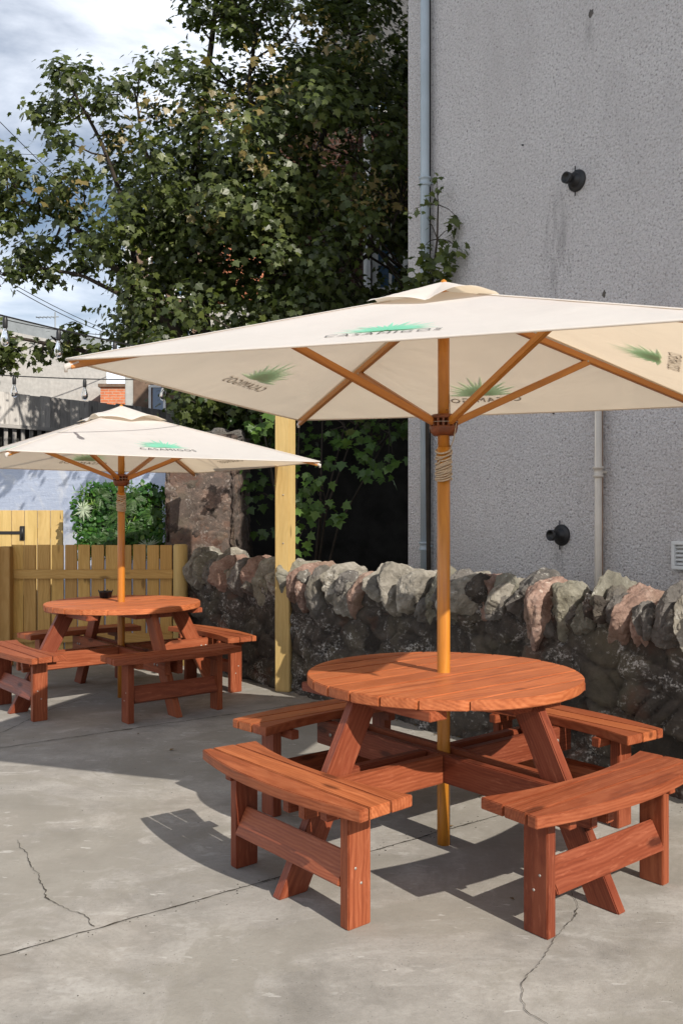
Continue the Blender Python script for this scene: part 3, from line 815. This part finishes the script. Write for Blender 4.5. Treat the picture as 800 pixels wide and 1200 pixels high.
# ------------------------------------------------------------------ tall post of the patio
PO = empty('timber_post', (-.442, 7.22, 0), R(-20)); PO.location = (-.445, 7.20, 0)
tag(PO, 'tall square yellow new timber post standing against the stone wall', 'post')
b = MB(); b.box(-.0625, .0625, -.0625, .0625, 0, 2.55, None, .006, (0, 0, 1)); b.build('shaft', M['post'], PO)
for z in (1.17, 1.55):
    b = MB(); b.lathe([(.006, 0), (.006, .004)], 8, Matrix.Translation((.01, -.0625, z)) @ Matrix.Rotation(PI/2, 4, 'X')); b.build('screw', M['steel'], PO)

# ------------------------------------------------------------------ low fence, gate
FE = empty('low_fence', (-1.50, 8.42, 0), 0)
tag(FE, 'low yellow picket fence of upright boards behind the far table', 'fence')
b = MB(); x = -.075
rnd = random.Random(4)
k = 0
while x > -2.6:
    wd_ = rnd.uniform(.108, .118)
    if not (-1.64 < x < -1.50):
        b.box(x-wd_, x, .03, .05, .03, 1.112+rnd.uniform(-.004, .004), None, .003, (0, 0, 1), tint=rnd.random())
    x -= wd_+rnd.choice((.006, .010, .016, .022)); k += 1
b.build('picket_panel', M['pine'], FE)
for z in (.84, .25):
    b = MB(); b.box(-2.6, -.06, -.012, .029, z-.042, z+.042, None, .004, (1, 0, 0)); b.build('rail', M['pine'], FE)
b = MB(); b.tube([(0.01, 0, 0), (0.01, 0, .5), (0.01, 0, 1.105), (.01, 0, 1.118)], [.068, .068, .066, .052], 20); b.build('post', M['post'], FE)
b = MB(); b.box(-1.63, -1.53, -.11, -.013, 0, 1.10, None, .006, (0, 0, 1)); b.build('post', M['pine'], FE)
b = MB(); b.box(-1.80, -1.64, -.16, -.06, 0, 1.10, None, .006, (0, 0, 1)); b.build('post', M['post'], FE)

GA = empty('timber_gate', (-3.05, 9.25, 0), R(2))
tag(GA, 'taller yellow wooden gate with a black strap hinge behind the fence at the far left', 'gate')
b = MB(); x = -1.6
while x < .10:
    b.box(x, x+.125, 0, .02, .05, 1.435, None, .003, (0, 0, 1)); x += .130
b.build('board_panel', M['post'], GA)
b = MB(); b.box(-1.6, .1, .021, .06, 1.15, 1.25, None, .004); b.build('rail', M['pine'], GA)
b = MB(); b.box(-1.0, -.19, -.007, -.001, 1.19, 1.222, None, .002); b.box(-.215, -.165, -.014, -.001, 1.13, 1.275, None, .003)
b.tube([(-.19, -.012, 1.14), (-.19, -.012, 1.27)], .012, 8)
b.build('hinge', M['black'], GA)

# ------------------------------------------------------------------ painted wall + weathered fence on it
Q0 = Vector((-5.9, 11.78, 0)); Q1 = Vector((-1.56, 9.28, 0)); QD = (Q1-Q0).normalized()
PW = empty('painted_wall', Q0, math.atan2(QD.y, QD.x))
tag(PW, 'pale blue roughly painted wall behind the fence and leafy panel', 'wall')
b = MB(); b.box(0, (Q1-Q0).length, 0, .25, 0, 2.15, None, .02); b.build('wall_body', M['bluewall'], PW)
A0 = Vector((-4.9, 11.0, 0)); A1 = Vector((-1.35, 15.1, 0)); A0 = A0-(A1-A0)*.1; AD = (A1-A0).normalized(); AL = (A1-A0).length
GF = empty('weathered_fence', (A0.x, A0.y, 2.32), math.atan2(AD.y, AD.x))
tag(GF, 'weathered grey close-boarded fence rising behind the pale blue wall', 'fence')
b = MB(); b.box(0, AL, .12, .35, -2.32, .30, None, 0); b.build('base_wall', M['darkwall'], GF)
b = MB(); x = 0; rnd = random.Random(9)
while x < AL-.1:
    b.box(x, x+.145, 0, .02, .20, .64+rnd.uniform(-.012, .012), None, .002, (0, 0, 1), tint=rnd.random()); x += .149
b.build('board_panel', M['oldwood'], GF)
b = MB(); x = 0
while x < AL-.1:
    b.box(x, x+.05, .03, .05, -.1, .20, None, .002, (0, 0, 1), tint=rnd.random()*.4); x += .12
b.build('slat_panel', M['oldwood'], GF)
b = MB(); b.box(0, AL-.1, -.03, -.001, .18, .23, None, .003); b.build('rail', M['oldwood'], GF)

# ------------------------------------------------------------------ leaves
def maple(sz, asp=1.0):
    pts = [(0, 0), (.17, .10), (.50, .05), (.36, .26), (.62, .52), (.33, .52), (.24, .66), (0, 1.0)]
    L = [(x*sz*asp, y*sz) for x, y in pts]
    return L+[(-x, y) for x, y in L[-2:0:-1]]
def add_leaf(b, p, sz, nrm, tipdir, tint, shape=None, fold=.18):
    n = nrm.normalized(); y = (tipdir-n*tipdir.dot(n))
    if y.length < 1e-4: y = n.orthogonal()
    y.normalize(); x = y.cross(n)
    sh = shape or maple(sz)
    vs = [p+x*a+y*c+n*(-abs(a)*fold-(c*c/sz)*.22) for a, c in sh]
    m = len(vs); 
    b.raw(vs, [tuple(range(0, m//2+1)), (0,)+tuple(range(m//2, m))], None, tint)
def quick_leaf(b, p, sz, nrm, tip, tint):
    add_leaf(b, p, sz, nrm, tip, tint)
def rv(rnd): return Vector((rnd.gauss(0, 1), rnd.gauss(0, 1), rnd.gauss(0, 1)))
def inpoly(x, y, P):
    c = False; j = len(P)-1
    for i in range(len(P)):
        if (P[i][1] > y) != (P[j][1] > y) and x < (P[j][0]-P[i][0])*(y-P[i][1])/(P[j][1]-P[i][1])+P[i][0]: c = not c
        j = i
    return c
# sycamore: the crown's silhouette region with, for each area, how many leaf clumps
rnd = random.Random(21)
crown = [(192, -170), (196, -5), (222, 45), (212, 62), (172, 72), (158, 92), (128, 100), (112, 78), (95, 70), (66, 78), (58, 108), (34, 118), (30, 150), (52, 168),
         (28, 196), (0, 160), (-90, 165), (-110, 300), (-60, 328), (30, 332), (62, 300), (104, 296), (140, 330), (150, 470), (300, 490), (500, 500), (640, 300), (700, -170)]
clumps = []
tries = 0
while len(clumps) < 385 and tries < 20000:
    tries += 1
    u = rnd.uniform(-110, 690); v = rnd.uniform(-170, 500)
    if not inpoly(u, v, crown): continue
    if u > 500 and rnd.random() < .6: continue
    dens = 1.0 if u > 210 else (.50 if u > 60 else .42)
    if 425 < u < 475 and 275 < v < 338: continue
    if 222 < u < 252 and 288 < v < 322: continue
    if v > 400: dens *= .5
    if rnd.random() > dens: continue
    Y = rnd.gauss(9.7, .75) if u > 120 else rnd.gauss(9.3, .45)
    Y = max(8.15, min(11.6, Y))
    if u > 470: Y = max(Y, 9.6)
    clumps.append((at(u, v, Y), rnd.uniform(.17, .30)*(1 if u > 100 else .8), u, v))
for (u, v) in ((70, 84), (98, 82), (44, 130), (62, 150), (88, 120), (10, 180), (20, 205), (8, 262), (30, 300), (60, 285), (120, 115), (15, 318), (55, 322), (95, 312), (150, 98), (210, 70), (2, 235), (40, 250), (85, 250), (110, 290), (140, 310)):
    clumps.append((at(u, v, rnd.uniform(8.9, 9.6)), .17, u, v))
for _ in range(20): clumps.append((at(rnd.uniform(148, 215), rnd.uniform(215, 350), rnd.uniform(9.2, 9.9)), rnd.uniform(.16, .24), 180, 280))
for _ in range(18): clumps.append((at(rnd.uniform(255, 420), rnd.uniform(120, 360), rnd.uniform(8.3, 8.8)), rnd.uniform(.2, .26), 300, 280))
for _ in range(16): clumps.append((at(rnd.uniform(215, 330), rnd.uniform(440, 520), rnd.uniform(9.6, 10.2)), .2, 270, 470))
for _ in range(24):   # low limb hanging over the pale building
    u = rnd.uniform(-60, 118); clumps.append((at(u, rnd.uniform(384, 418)-max(0, u-60)*.1+rnd.uniform(-4, 6), rnd.uniform(9.0, 9.6)), .15 if u < 70 else .10, u, 400))
SY = empty('sycamore_tree', (-1.05, 10.1, 0))
tag(SY, 'large dark green sycamore tree spreading over the yard beside the tall grey house', 'tree')
def L(p): return p-Vector(SY.location)
b = MB(); nleaf = 0
cent = at(300, 150, 9.8)
for (c, r, u, v) in clumps:
    n = int(rnd.uniform(120, 175)*(r/.24)**1.3)
    big = rnd.random()
    for _ in range(n):
        d = rv(rnd)*.58; p = c+Vector((d.x*r, d.y*r, d.z*r*.75))
        out = (p-c).normalized()*.7+Vector((0, 0, .9))+(c-cent).normalized()*.4+rv(rnd)*.45+Vector((.15, -.3, 0))
        tip = Vector((rnd.gauss(0, .7), rnd.gauss(-.2, .7), -.9))
        quick_leaf(b, L(p), rnd.uniform(.042, .09), out, tip, min(.93, max(0, rnd.gauss(.38+.25*(big-.5), .22))))
        nleaf += 1
b.build('crown', M['leaf'], SY)
b = MB()
for (u, v) in ((141, 165), (240, 123), (264, 144), (366, 174), (336, 102), (381, 39), (432, 222), (81, 231), (180, 126), (300, 190), (420, 60), (250, 250), (410, 205), (395, 235), (360, 25), (310, 60), (450, 230), (350, 215), (290, 110), (440, 245)):
    c = at(u, v, rnd.uniform(8.2, 8.7))
    for _ in range(44):
        p = c+Vector((rnd.gauss(0, .10), rnd.gauss(0, .09), rnd.gauss(0, .07))); s_ = rnd.uniform(.025, .045)
        add_leaf(b, L(p), s_, rv(rnd), Vector((rnd.gauss(0, .6), rnd.gauss(0, .6), -1)), rnd.random(), [(0, 0), (s_*.25, s_*.4), (s_*.2, s_*.9), (0, s_), (-s_*.2, s_*.9), (-s_*.25, s_*.4)])
    for _ in range(6):
        p = c+Vector((rnd.gauss(0, .14), rnd.gauss(0, .12), rnd.gauss(0, .12)))
        quick_leaf(b, L(p), rnd.uniform(.07, .11), Vector((0, -.6, .8))+rv(rnd)*.4, Vector((rnd.gauss(0, .7), -.2, -1)), rnd.uniform(.2, .9))
b.build('seed_clusters', M['seed'], SY)
# trunk and limbs
b = MB(); limbs = []
def limb(pts, r0, r1):
    P_ = []
    for a, c in zip(pts, pts[1:]):
        for q in range(6): P_.append(a.lerp(c, q/6))
    P_.append(pts[-1])
    n = len(P_); Q = [p+Vector((noise.noise(p*2.1), noise.noise(p*2.3+Vector((5, 0, 0))), noise.noise(p*2.2+Vector((0, 7, 0)))))*.05*(i/n) for i, p in enumerate(P_)]
    b.tube([L(q) for q in Q], [r0+(r1-r0)*(i/(n-1))**.8 for i in range(n)], 9)
    limbs.extend((q, r0+(r1-r0)*(i/(n-1))) for i, q in enumerate(Q) if i > n*.12)
fork = at(246, 440, 9.9)
limb([Vector((-1.05, 10.1, -.1)), Vector((-1.15, 10.05, 1.2)), Vector((-1.28, 9.95, 2.2)), fork], .17, .12)
limb([fork, at(238, 370, 9.8), at(228, 310, 9.7), at(220, 250, 9.7), at(232, 150, 9.7), at(250, 30, 9.8), at(262, -120, 10)], .085, .02)
limb([fork, at(205, 385, 9.6), at(162, 340, 9.4), at(127, 305, 9.3), at(85, 262, 9.2), at(30, 240, 9.2), at(-40, 235, 9.2)], .06, .012)
limb([at(205, 385, 9.6), at(150, 350, 9.4), at(100, 325, 9.3), at(50, 312, 9.2), at(10, 322, 9.2)], .035, .008)
limb([fork, at(150, 425, 9.4), at(80, 405, 9.3), at(20, 398, 9.3), at(-50, 395, 9.3)], .04, .010)
limb([at(162, 340, 9.4), at(150, 250, 9.4), at(120, 170, 9.3), at(90, 110, 9.2), at(70, 85, 9.2)], .035, .008)
limb([at(228, 310, 9.7), at(190, 230, 9.5), at(165, 160, 9.4), at(155, 100, 9.4)], .035, .01)
limb([fork, at(300, 370, 10), at(350, 270, 9.9), at(380, 150, 9.8), at(420, 20, 9.9), at(430, -120, 10)], .08, .02)
limb([at(300, 370, 10), at(380, 340, 9.6), at(440, 290, 9.3), at(470, 240, 9.2)], .04, .012)
limb([at(350, 270, 9.9), at(300, 180, 9.6), at(290, 90, 9.5), at(320, -30, 9.6)], .045, .012)
limb([at(380, 150, 9.8), at(450, 100, 10.2), at(560, 20, 10.6), at(640, -60, 10.9)], .04, .012)
limb([at(300, 370, 10), at(330, 430, 9.4), at(390, 480, 9.2), at(450, 520, 9.1)], .035, .01)
for (c, r, u, v) in clumps:
    q, rq = min(limbs, key=lambda z: (z[0]-c).length+abs(z[1]-.03)*3)
    mid = q.lerp(c, .5)+rv(rnd)*.06-Vector((0, 0, .04))
    b.tube([L(q), L(mid), L(c), L(c+rv(rnd)*r*.5)], [min(rq*.6, .014), .009, .005, .002], 5, caps=False)
b.build('trunk', M['bark'], SY)

# sapling growing by the rain pipe
SP = empty('sapling', (.70, 7.20, 0))
tag(SP, 'thin leafy sapling growing up beside the left drainpipe of the tall house', 'sapling')
b = MB(); bl = MB(); base_ = Vector((.70, 7.20, 0))
st = [base_, at(500, 480, 7.15), at(505, 340, 7.1), at(512, 280, 7.1), at(513, 240, 7.1), at(511, 210, 7.1)]
b.tube([p-base_ for p in st], [.02, .016, .011, .008, .006, .002], 7)
for (u, v, n, s_) in ((512, 215, 12, .05), (508, 232, 8, .06), (536, 255, 5, .12), (530, 268, 8, .09), (525, 290, 8, .08), (537, 289, 6, .07), (520, 300, 8, .08), (495, 290, 8, .08), (498, 305, 14, .09), (510, 312, 16, .09), (492, 322, 14, .09), (518, 322, 12, .09), (500, 330, 18, .09), (485, 245, 7, .06), (500, 255, 7, .055), (485, 335, 12, .08), (530, 308, 8, .08), (540, 293, 4, .06), (512, 335, 16, .09), (505, 350, 14, .09), (495, 365, 12, .09)):
    c = at(u, v, 7.05+rnd.uniform(-.1, .08)); q = min(st[1:], key=lambda z: (z-c).length)
    b.tube([q-base_, q.lerp(c, .5)-base_+Vector((0, 0, .02)), c-base_], [.005, .003, .0015], 5, caps=False)
    for _ in range(n):
        p = c+rv(rnd)*.036; add_leaf(bl, p-base_, s_*rnd.uniform(.6, 1.1), Vector((.2, -.7, .8))+rv(rnd)*.55, Vector((rnd.gauss(0, .7), -.1, -1)), rnd.uniform(.1, .85))
b.build('stem', M['bark'], SP); bl.build('leaves', M['leaf'], SP)

# bush behind the wall, hanging sprays
BU = empty('yard_shrub', (-.35, 8.75, 0))
tag(BU, 'sparse dark shrub with a few leaf sprays tinted as sunlit behind the tall timber post', 'shrub')
b = MB(); bl = MB(); bb = Vector((-.35, 8.75, 0))
sts = []
for q in range(7):
    top_ = at(300+q*26, 470+rnd.uniform(-20, 40), 8.6+rnd.uniform(-.3, .4)); m_ = bb.lerp(top_, .5)+Vector((rnd.uniform(-.1, .1), 0, .2)); sts += [m_, top_]
    b.tube([Vector((0, 0, 0)), m_-bb, top_-bb], [.02, .013, .005], 6)
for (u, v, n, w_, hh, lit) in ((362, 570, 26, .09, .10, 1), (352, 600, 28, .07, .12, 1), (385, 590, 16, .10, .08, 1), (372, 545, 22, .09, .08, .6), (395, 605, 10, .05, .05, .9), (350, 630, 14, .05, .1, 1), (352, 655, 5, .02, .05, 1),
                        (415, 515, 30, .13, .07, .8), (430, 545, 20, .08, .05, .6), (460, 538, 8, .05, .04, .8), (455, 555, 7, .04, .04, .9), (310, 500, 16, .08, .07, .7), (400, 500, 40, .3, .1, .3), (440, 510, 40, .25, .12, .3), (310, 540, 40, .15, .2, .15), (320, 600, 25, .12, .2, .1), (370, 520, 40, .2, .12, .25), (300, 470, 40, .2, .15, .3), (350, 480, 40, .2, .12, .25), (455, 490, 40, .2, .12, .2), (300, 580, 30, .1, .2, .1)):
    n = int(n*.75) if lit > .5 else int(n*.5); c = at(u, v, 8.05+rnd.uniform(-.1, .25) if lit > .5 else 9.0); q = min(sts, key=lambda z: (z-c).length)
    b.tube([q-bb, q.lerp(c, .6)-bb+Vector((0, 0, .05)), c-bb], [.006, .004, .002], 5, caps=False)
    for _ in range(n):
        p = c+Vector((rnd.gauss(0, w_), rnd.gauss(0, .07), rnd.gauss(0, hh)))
        add_leaf(bl, p-bb, rnd.uniform(.06, .11), Vector((.1, -.8, .7))+rv(rnd)*.45, Vector((rnd.gauss(0, .6), -.1, -1)), rnd.uniform(.1, .9)*(.15+.85*lit))  # lit scales the leaf tint: sun and shade are put into the colour
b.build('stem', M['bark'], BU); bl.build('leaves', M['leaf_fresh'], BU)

# low weeds / trailing plants at the foot of the wall
WE = empty('weed_tuft', (-.18, 7.0, 0)); tag(WE, 'small dark green weeds at the foot of the stone wall right of the timber post', 'weeds')
bl = MB()
for _ in range(150):
    s_ = rnd.uniform(.0, .62); p = Vector((.61*s_+rnd.uniform(-.03, .03), -.792*s_+rnd.uniform(-.04, .05), rnd.uniform(.0, .06)*1.2))
    add_leaf(bl, p, rnd.uniform(.02, .045), Vector((0, -.4, 1))+rv(rnd)*.6, rv(rnd), rnd.uniform(0, .7))
bl.build('leaves', M['leaf'], WE)

# leafy wall panel
LP = empty('living_wall_panel', (-2.17, 9.05, 1.30), R(4))
tag(LP, 'square panel of bright green mixed foliage hung between the fence and pale blue wall', 'plant panel')
b = MB(); b.box(-.38, .38, .0, .03, -.32, .31, None, .004); b.box(-.40, -.36, .02, .05, -1.3, -.3); b.box(.36, .40, .02, .05, -1.3, -.3); b.build('backing', M['darkwall'], LP)
bl = MB()
for _ in range(3600):
    x = rnd.uniform(-.48, .48); z = rnd.uniform(-.37, .42)
    if (abs(x)/.46)**5+(abs(z-.015)/.375)**5 > 1+rnd.gauss(0, .12): continue
    nn_ = noise.noise(Vector((x*5, z*5, 3))); d = .02+.07*abs(nn_)+rnd.uniform(0, .06)
    p = Vector((x+rnd.gauss(0, .012), -d, z+rnd.gauss(0, .012)))
    tt = .45+nn_*.8+rnd.gauss(0, .16)+(.25 if x > .18 else 0)+(.15 if x < -.25 else -.05)
    s_ = rnd.uniform(.025, .06)
    if nn_ > .05: sh = [(0, 0), (s_*.12, s_*.5), (0, s_*1.5), (-s_*.12, s_*.5)]
    else: sh = [(0, 0), (s_*.4, s_*.3), (s_*.3, s_*.75), (0, s_), (-s_*.3, s_*.75), (-s_*.4, s_*.3)]
    add_leaf(bl, p, s_, Vector((0, -1, .5))+rv(rnd)*.5, rv(rnd)+Vector((0, 0, .3)), max(0, min(1, tt)), sh, .1)
bl.build('foliage', M['ivy'], LP)
for (x, z, r_) in ((.26, -.22, .15), (-.37, .14, .12)):
    bl = MB()
    for _ in range(60):
        a = rnd.uniform(0, 2*PI); l_ = r_*rnd.uniform(.5, 1.05)
        d = Vector((math.cos(a), -.5, math.sin(a)))
        add_leaf(bl, Vector((x, -.10, z)), l_, Vector((0, -1, .2))+rv(rnd)*.2, d, .5, [(0, 0), (.006, l_*.5), (0, l_), (-.006, l_*.5)], .1)
    bl.build('pale_tuft', M['spiky'], LP)
M['fern'] = leafmat('fern_leaf', (.03, .07, .02), (.06, .13, .03), (.10, .2, .04), (.2, .3, .08))
for (x, z, r_) in ((.0, .12, .2), (.12, .25, .16), (-.1, -.15, .18), (.3, .1, .14), (-.25, -.2, .15), (-.2, .28, .14), (.15, -.05, .15)):
    bl = MB()
    for _ in range(16):
        a = rnd.uniform(0, 2*PI); l_ = r_*rnd.uniform(.6, 1.05); d = Vector((math.cos(a), -.45, math.sin(a))).normalized(); p0 = Vector((x, -.09, z))
        for q in range(9):
            for sd in (-1, 1):
                side = Vector((-d.z, -.2, d.x))*sd
                add_leaf(bl, p0+d*(l_*(.15+.09*q))-Vector((0, 0, .10*(q/9)**2*l_*3)), l_*.30*(1-q/11), Vector((0, -1, .3)), side+d*.6, rnd.uniform(.2, .8), [(0, 0), (.004, l_*.1), (0, l_*.30*(1-q/11)), (-.004, l_*.1)], .1)
    bl.build('fern', M['fern'], LP)

# ------------------------------------------------------------------ buildings beyond
def facade(bm_, a, c, z0, z1, depth, mat=0):
    d = (c-a).normalized(); n = Vector((-d.y, d.x, 0)); Lf = (c-a).length
    Mx = Matrix((d, n, Vector((0, 0, 1)))).transposed().to_4x4(); Mx.translation = Vector((a.x, a.y, 0))
    vs = [Mx @ Vector(p) for p in ((0, 0, z0), (Lf, 0, z0), (Lf, depth, z0), (0, depth, z0), (0, 0, z1), (Lf, 0, z1), (Lf, depth, z1), (0, depth, z1))]
    fc = [(0, 1, 5, 4), (1, 2, 6, 5), (2, 3, 7, 6), (3, 0, 4, 7), (4, 5, 6, 7)]
    for f in fc:
        q = [vs[i] for i in f]; e = (q[1]-q[0]).length
        if f[0] == 4: g_ = [(0, 0, 0), (e, 0, 0), (e, depth, 0), (0, depth, 0)]
        else: g_ = [(0, z0, 0), (e, z0, 0), (e, z1, 0), (0, z1, 0)]
        bm_.raw(q, [(0, 1, 2, 3)], [Vector(w_) for w_ in g_], .5, mat)
    return Mx, Lf
# pale block-work building, far left
a = Vector((-12.3, 18.3, 0)); c = Vector((-6.97, 27.0, 0))
PB = empty('pale_building', a); tag(PB, 'plain pale grey flat-roofed building behind the weathered fence at the left', 'building')
b = MB(); facade(b, Vector((0, 0, 0)), c-a, 0, 6.22, 6); b.build('wall', M['paleblock'], PB)
b = MB(); Mx, Lf = facade(b, Vector((-.1, -.1, 0)), (c-a)*1.02, 6.22, 6.58, 6.2); b.build('fascia', M['greypaint'], PB)
b = MB(); q = at(65, 372, 26)-a
b.tube([q+Vector((0, 0, .15)), q-Vector((0, 0, 1.2))], .02, 6); b.tube([q+Vector((-.55, 0, 0)), q+Vector((.1, 0, .02))], .015, 6)
for k in range(5): b.tube([q+Vector((-.5+.11*k, -.15, 0)), q+Vector((-.5+.11*k, .15, 0))], .008, 5)
b.build('aerial', M['greypaint'], PB)
# orange brick building
a = at(118, 500, 26); a.z = 0
OB = empty('brick_outbuilding', a); tag(OB, 'small orange brick building end seen between the pale building and the tree', 'building')
b = MB(); facade(b, Vector((0, 0, 0)), Vector((1.1, 0, 0)), 0, 5.0, 1.5); b.build('wall', M['brick_orange'], OB)
b = MB(); b.box(-.06, 1.16, -.06, 1.56, 5.002, 5.10, None, .01); b.build('coping', M['brownstone'], OB)
# stone tenement behind the tree
a = at(147, 600, 18); a.z = 0
TH = empty('tenement', a); tag(TH, 'tall narrow brown stone house with pale corner strip seen through the tree', 'house')
b = MB(); facade(b, Vector((0.16, 0, 0)), Vector((1.55, .25, 0)), 0, 6.9, 4); b.build('wall', M['brownstone'], TH)
b = MB(); b.box(0, .155, -.02, .3, 0, 7.1, None, .01); b.build('corner_strip', M['harl'], TH)
for (x, z) in ((.45, 4.7), (.95, 4.7), (.45, 6.2), (.95, 6.2), (.45, 3.4)):
    b = MB(); z -= .5
    b.box(x, x+.34, -.03+x*.17, .02+x*.17, z, z+.05); b.box(x, x+.34, -.03+x*.17, .02+x*.17, z+1.0, z+1.05); b.box(x, x+.05, -.03+x*.17, .02+x*.17, z+.05, z+1.0); b.box(x+.29, x+.34, -.03+x*.17, .02+x*.17, z+.05, z+1.0)
    wf = b.build('window', M['white'], TH)
    b = MB(); b.box(x+.05, x+.29, -.01+x*.17, .01+x*.17, z+.05, z+1.0, None, 0); b.build('pane', M['glass'], wf)
b = MB(); b.solid([(.0, 6.92), (1.75, 6.92), (.85, 7.7)], -4, .1, Matrix.Rotation(PI/2, 4, 'X'), 0); b.build('roof', M['slate'], TH)
# cottage with orange pantiles
a = at(214, 600, 20); a.z = 0
CT = empty('cottage', a); tag(CT, 'white gabled cottage with an orange tiled roof glimpsed through the tree', 'house')
b = MB(); b.solid([(0, 0), (3.0, 0), (3.0, 6.0), (.75, 6.0), (.0, 7.4)], -5, 0, Matrix.Rotation(PI/2, 4, 'X'), 0); b.build('wall', M['harl'], CT)
b = MB(); v4 = [Vector((.28, -.1, 7.45)), Vector((.75, -.1, 6.0)), Vector((3.1, -.1, 6.0)), Vector((3.1, .9, 7.45))]
b.raw([Vector((.30, -.05, 6.05)), Vector((2.9, -.05, 6.05)), Vector((2.9, .7, 7.55)), Vector((.30, .7, 7.55)), Vector((.30, .1, 5.97)), Vector((2.9, .1, 5.97)), Vector((2.9, .8, 7.45)), Vector((.30, .8, 7.45))],
      [(0, 1, 2, 3), (7, 6, 5, 4), (0, 3, 7, 4), (1, 5, 6, 2), (3, 2, 6, 7), (0, 4, 5, 1)]); b.build('roof', M['pantile'], CT)
# brick house with blue-looking window, in the shade of the big house
a = Vector((-.95, 12.6, 0)); c = Vector((3.2, 12.6, 0))
BH = empty('brick_house', a); tag(BH, 'shaded brown brick house with a white sash window behind the tree', 'house')
b = MB(); facade(b, Vector((0, 0, 0)), c-a, 0, 7.2, 5); b.build('wall', M['brick'], BH)
b = MB(); b.solid([(-.2, 7.202), (4.4, 7.202), (2.1, 8.9)], -5.2, .2, Matrix.Rotation(PI/2, 4, 'X'), 0); b.build('roof', M['slate'], BH)
def sash(parent, p0, p1, y):
    b = MB(); x0, x1, z0, z1 = p0.x, p1.x, p1.z, p0.z
    b.box(x0, x1, y-.05, y-.001, z0-.05, z0); b.box(x0, x1, y-.05, y-.001, z1, z1+.05)
    b.box(x0-.05, x0+.03, y-.05, y-.001, z0, z1); b.box(x1-.03, x1+.05, y-.05, y-.001, z0, z1)
    b.box((x0+x1)/2-.02, (x0+x1)/2+.02, y-.045, y-.001, z0, z1); b.box(x0+.03, x1-.03, y-.04, y-.001, (z0+z1)/2-.02, (z0+z1)/2+.02)
    f_ = b.build('window', M['white'], parent)
    b = MB(); b.box(x0+.03, x1-.03, y-.02, y-.002, z0, z1, None, 0); b.build('pane', M['glass'], f_)
sash(BH, at(440, 282, 12.6)-a, at(474, 338, 12.6)-a, 0)
sash(BH, at(425, 60, 12.6)-a, at(462, 130, 12.6)-a, 0)
b = MB(); p = at(430, 300, 12.5)-a; b.tube([Vector((p.x, -.06, 7.1)), Vector((p.x, -.06, .1))], .05, 12); b.build('drainpipe', M['white'], BH)
# outhouse filling the yard behind the wall, deep shade put into its dark colour
a = at(262, 600, 11.3); a.z = 0
OH = empty('outhouse', a); tag(OH, 'low outhouse wall coloured dark for deep shade behind the stone wall', 'outhouse')
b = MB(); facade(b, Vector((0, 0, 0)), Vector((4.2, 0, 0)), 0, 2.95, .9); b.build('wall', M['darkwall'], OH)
b = MB(); b.box(-.1, 4.3, -.12, 1.0, 2.952, 3.02, None, .01); b.build('roof', M['slate'], OH)

# ------------------------------------------------------------------ string lights, wires
def bulb(parent, p, s):
    b = MB(); Mz = Matrix.Translation(p)
    b.lathe([(.006*s, .01), (.014*s, .0), (.017*s, -.012), (.017*s, -.050), (.013*s, -.055)], 16, Mz)
    sk = b.build('socket', M['black'], parent)
    b = MB(); b.lathe([(.011*s, -.054), (.013*s, -.066), (.020*s, -.085), (.029*s, -.108), (.030*s, -.124), (.024*s, -.142), (.012*s, -.152), (.002*s, -.155)], 20, Mz)
    b.build('bulb', M['bulb'], sk)
    b = MB(); b.tube([p+Vector((0, 0, -.05*s)), p+Vector((0, 0, -.085*s))], .006*s, 8); b.tube([p+Vector((-.012*s, 0, -.085*s)), p+Vector((0, 0, -.11*s)), p+Vector((.012*s, 0, -.085*s))], .0016*s, 5)
    b.build('filament', M['white'], sk)
def string(ptA, ptB, sag, bulbs, s, label):
    o = empty('string_lights', ptA); tag(o, label, 'string lights', 'strings of festoon bulbs')
    b = MB(); n = 40; pts = []
    for i in range(n+1):
        f = i/n; pts.append(ptA.lerp(ptB, f)-Vector((0, 0, sag*4*f*(1-f)))-ptA)
    b.tube(pts, .0045, 6); b.build('cable', M['wire'], o)
    for u in bulbs:
        q = min(pts, key=lambda z: abs(400+F*(z+ptA).x/(z+ptA).y-u)); bulb(o, q-Vector((0, 0, .008)), s)
    return o
post_top = Vector((-.445, 7.15, 2.50))
string(post_top, at(-130, 428, 6.6), .07, (103, 15, -80, 190), .82, 'lower black cable of clear bulbs running left from the timber post')
string(post_top-Vector((0, .02, -.03)), at(-50, 356, 4.6), .04, (65, 1, 130), .8, 'upper black cable with a larger clear bulb nearer the camera at the left')
for (p, q, lab) in ((at(-20, 122, 22), at(160, 290, 30), 'thin overhead wire crossing the sky at the upper left'),
                    (at(20, 340, 22), at(150, 398, 30), 'thin overhead wire slanting down above the pale building roof'),
                    (at(-20, 368, 20), at(150, 393, 26), 'nearly level overhead wire just above the pale building roof'),
                    (at(-20, 312, 22), at(140, 392, 32), 'faint thin overhead wire above the aerial at left')):
    b = MB(); b.tube([(p.lerp(q, i/12)-p)-Vector((0, 0, .5*(i/12)*(1-i/12))) for i in range(13)], .011, 5)
    o = b.build('overhead_wire', M['wire']); o.location = p; tag(o, lab, 'wire', 'overhead wires')
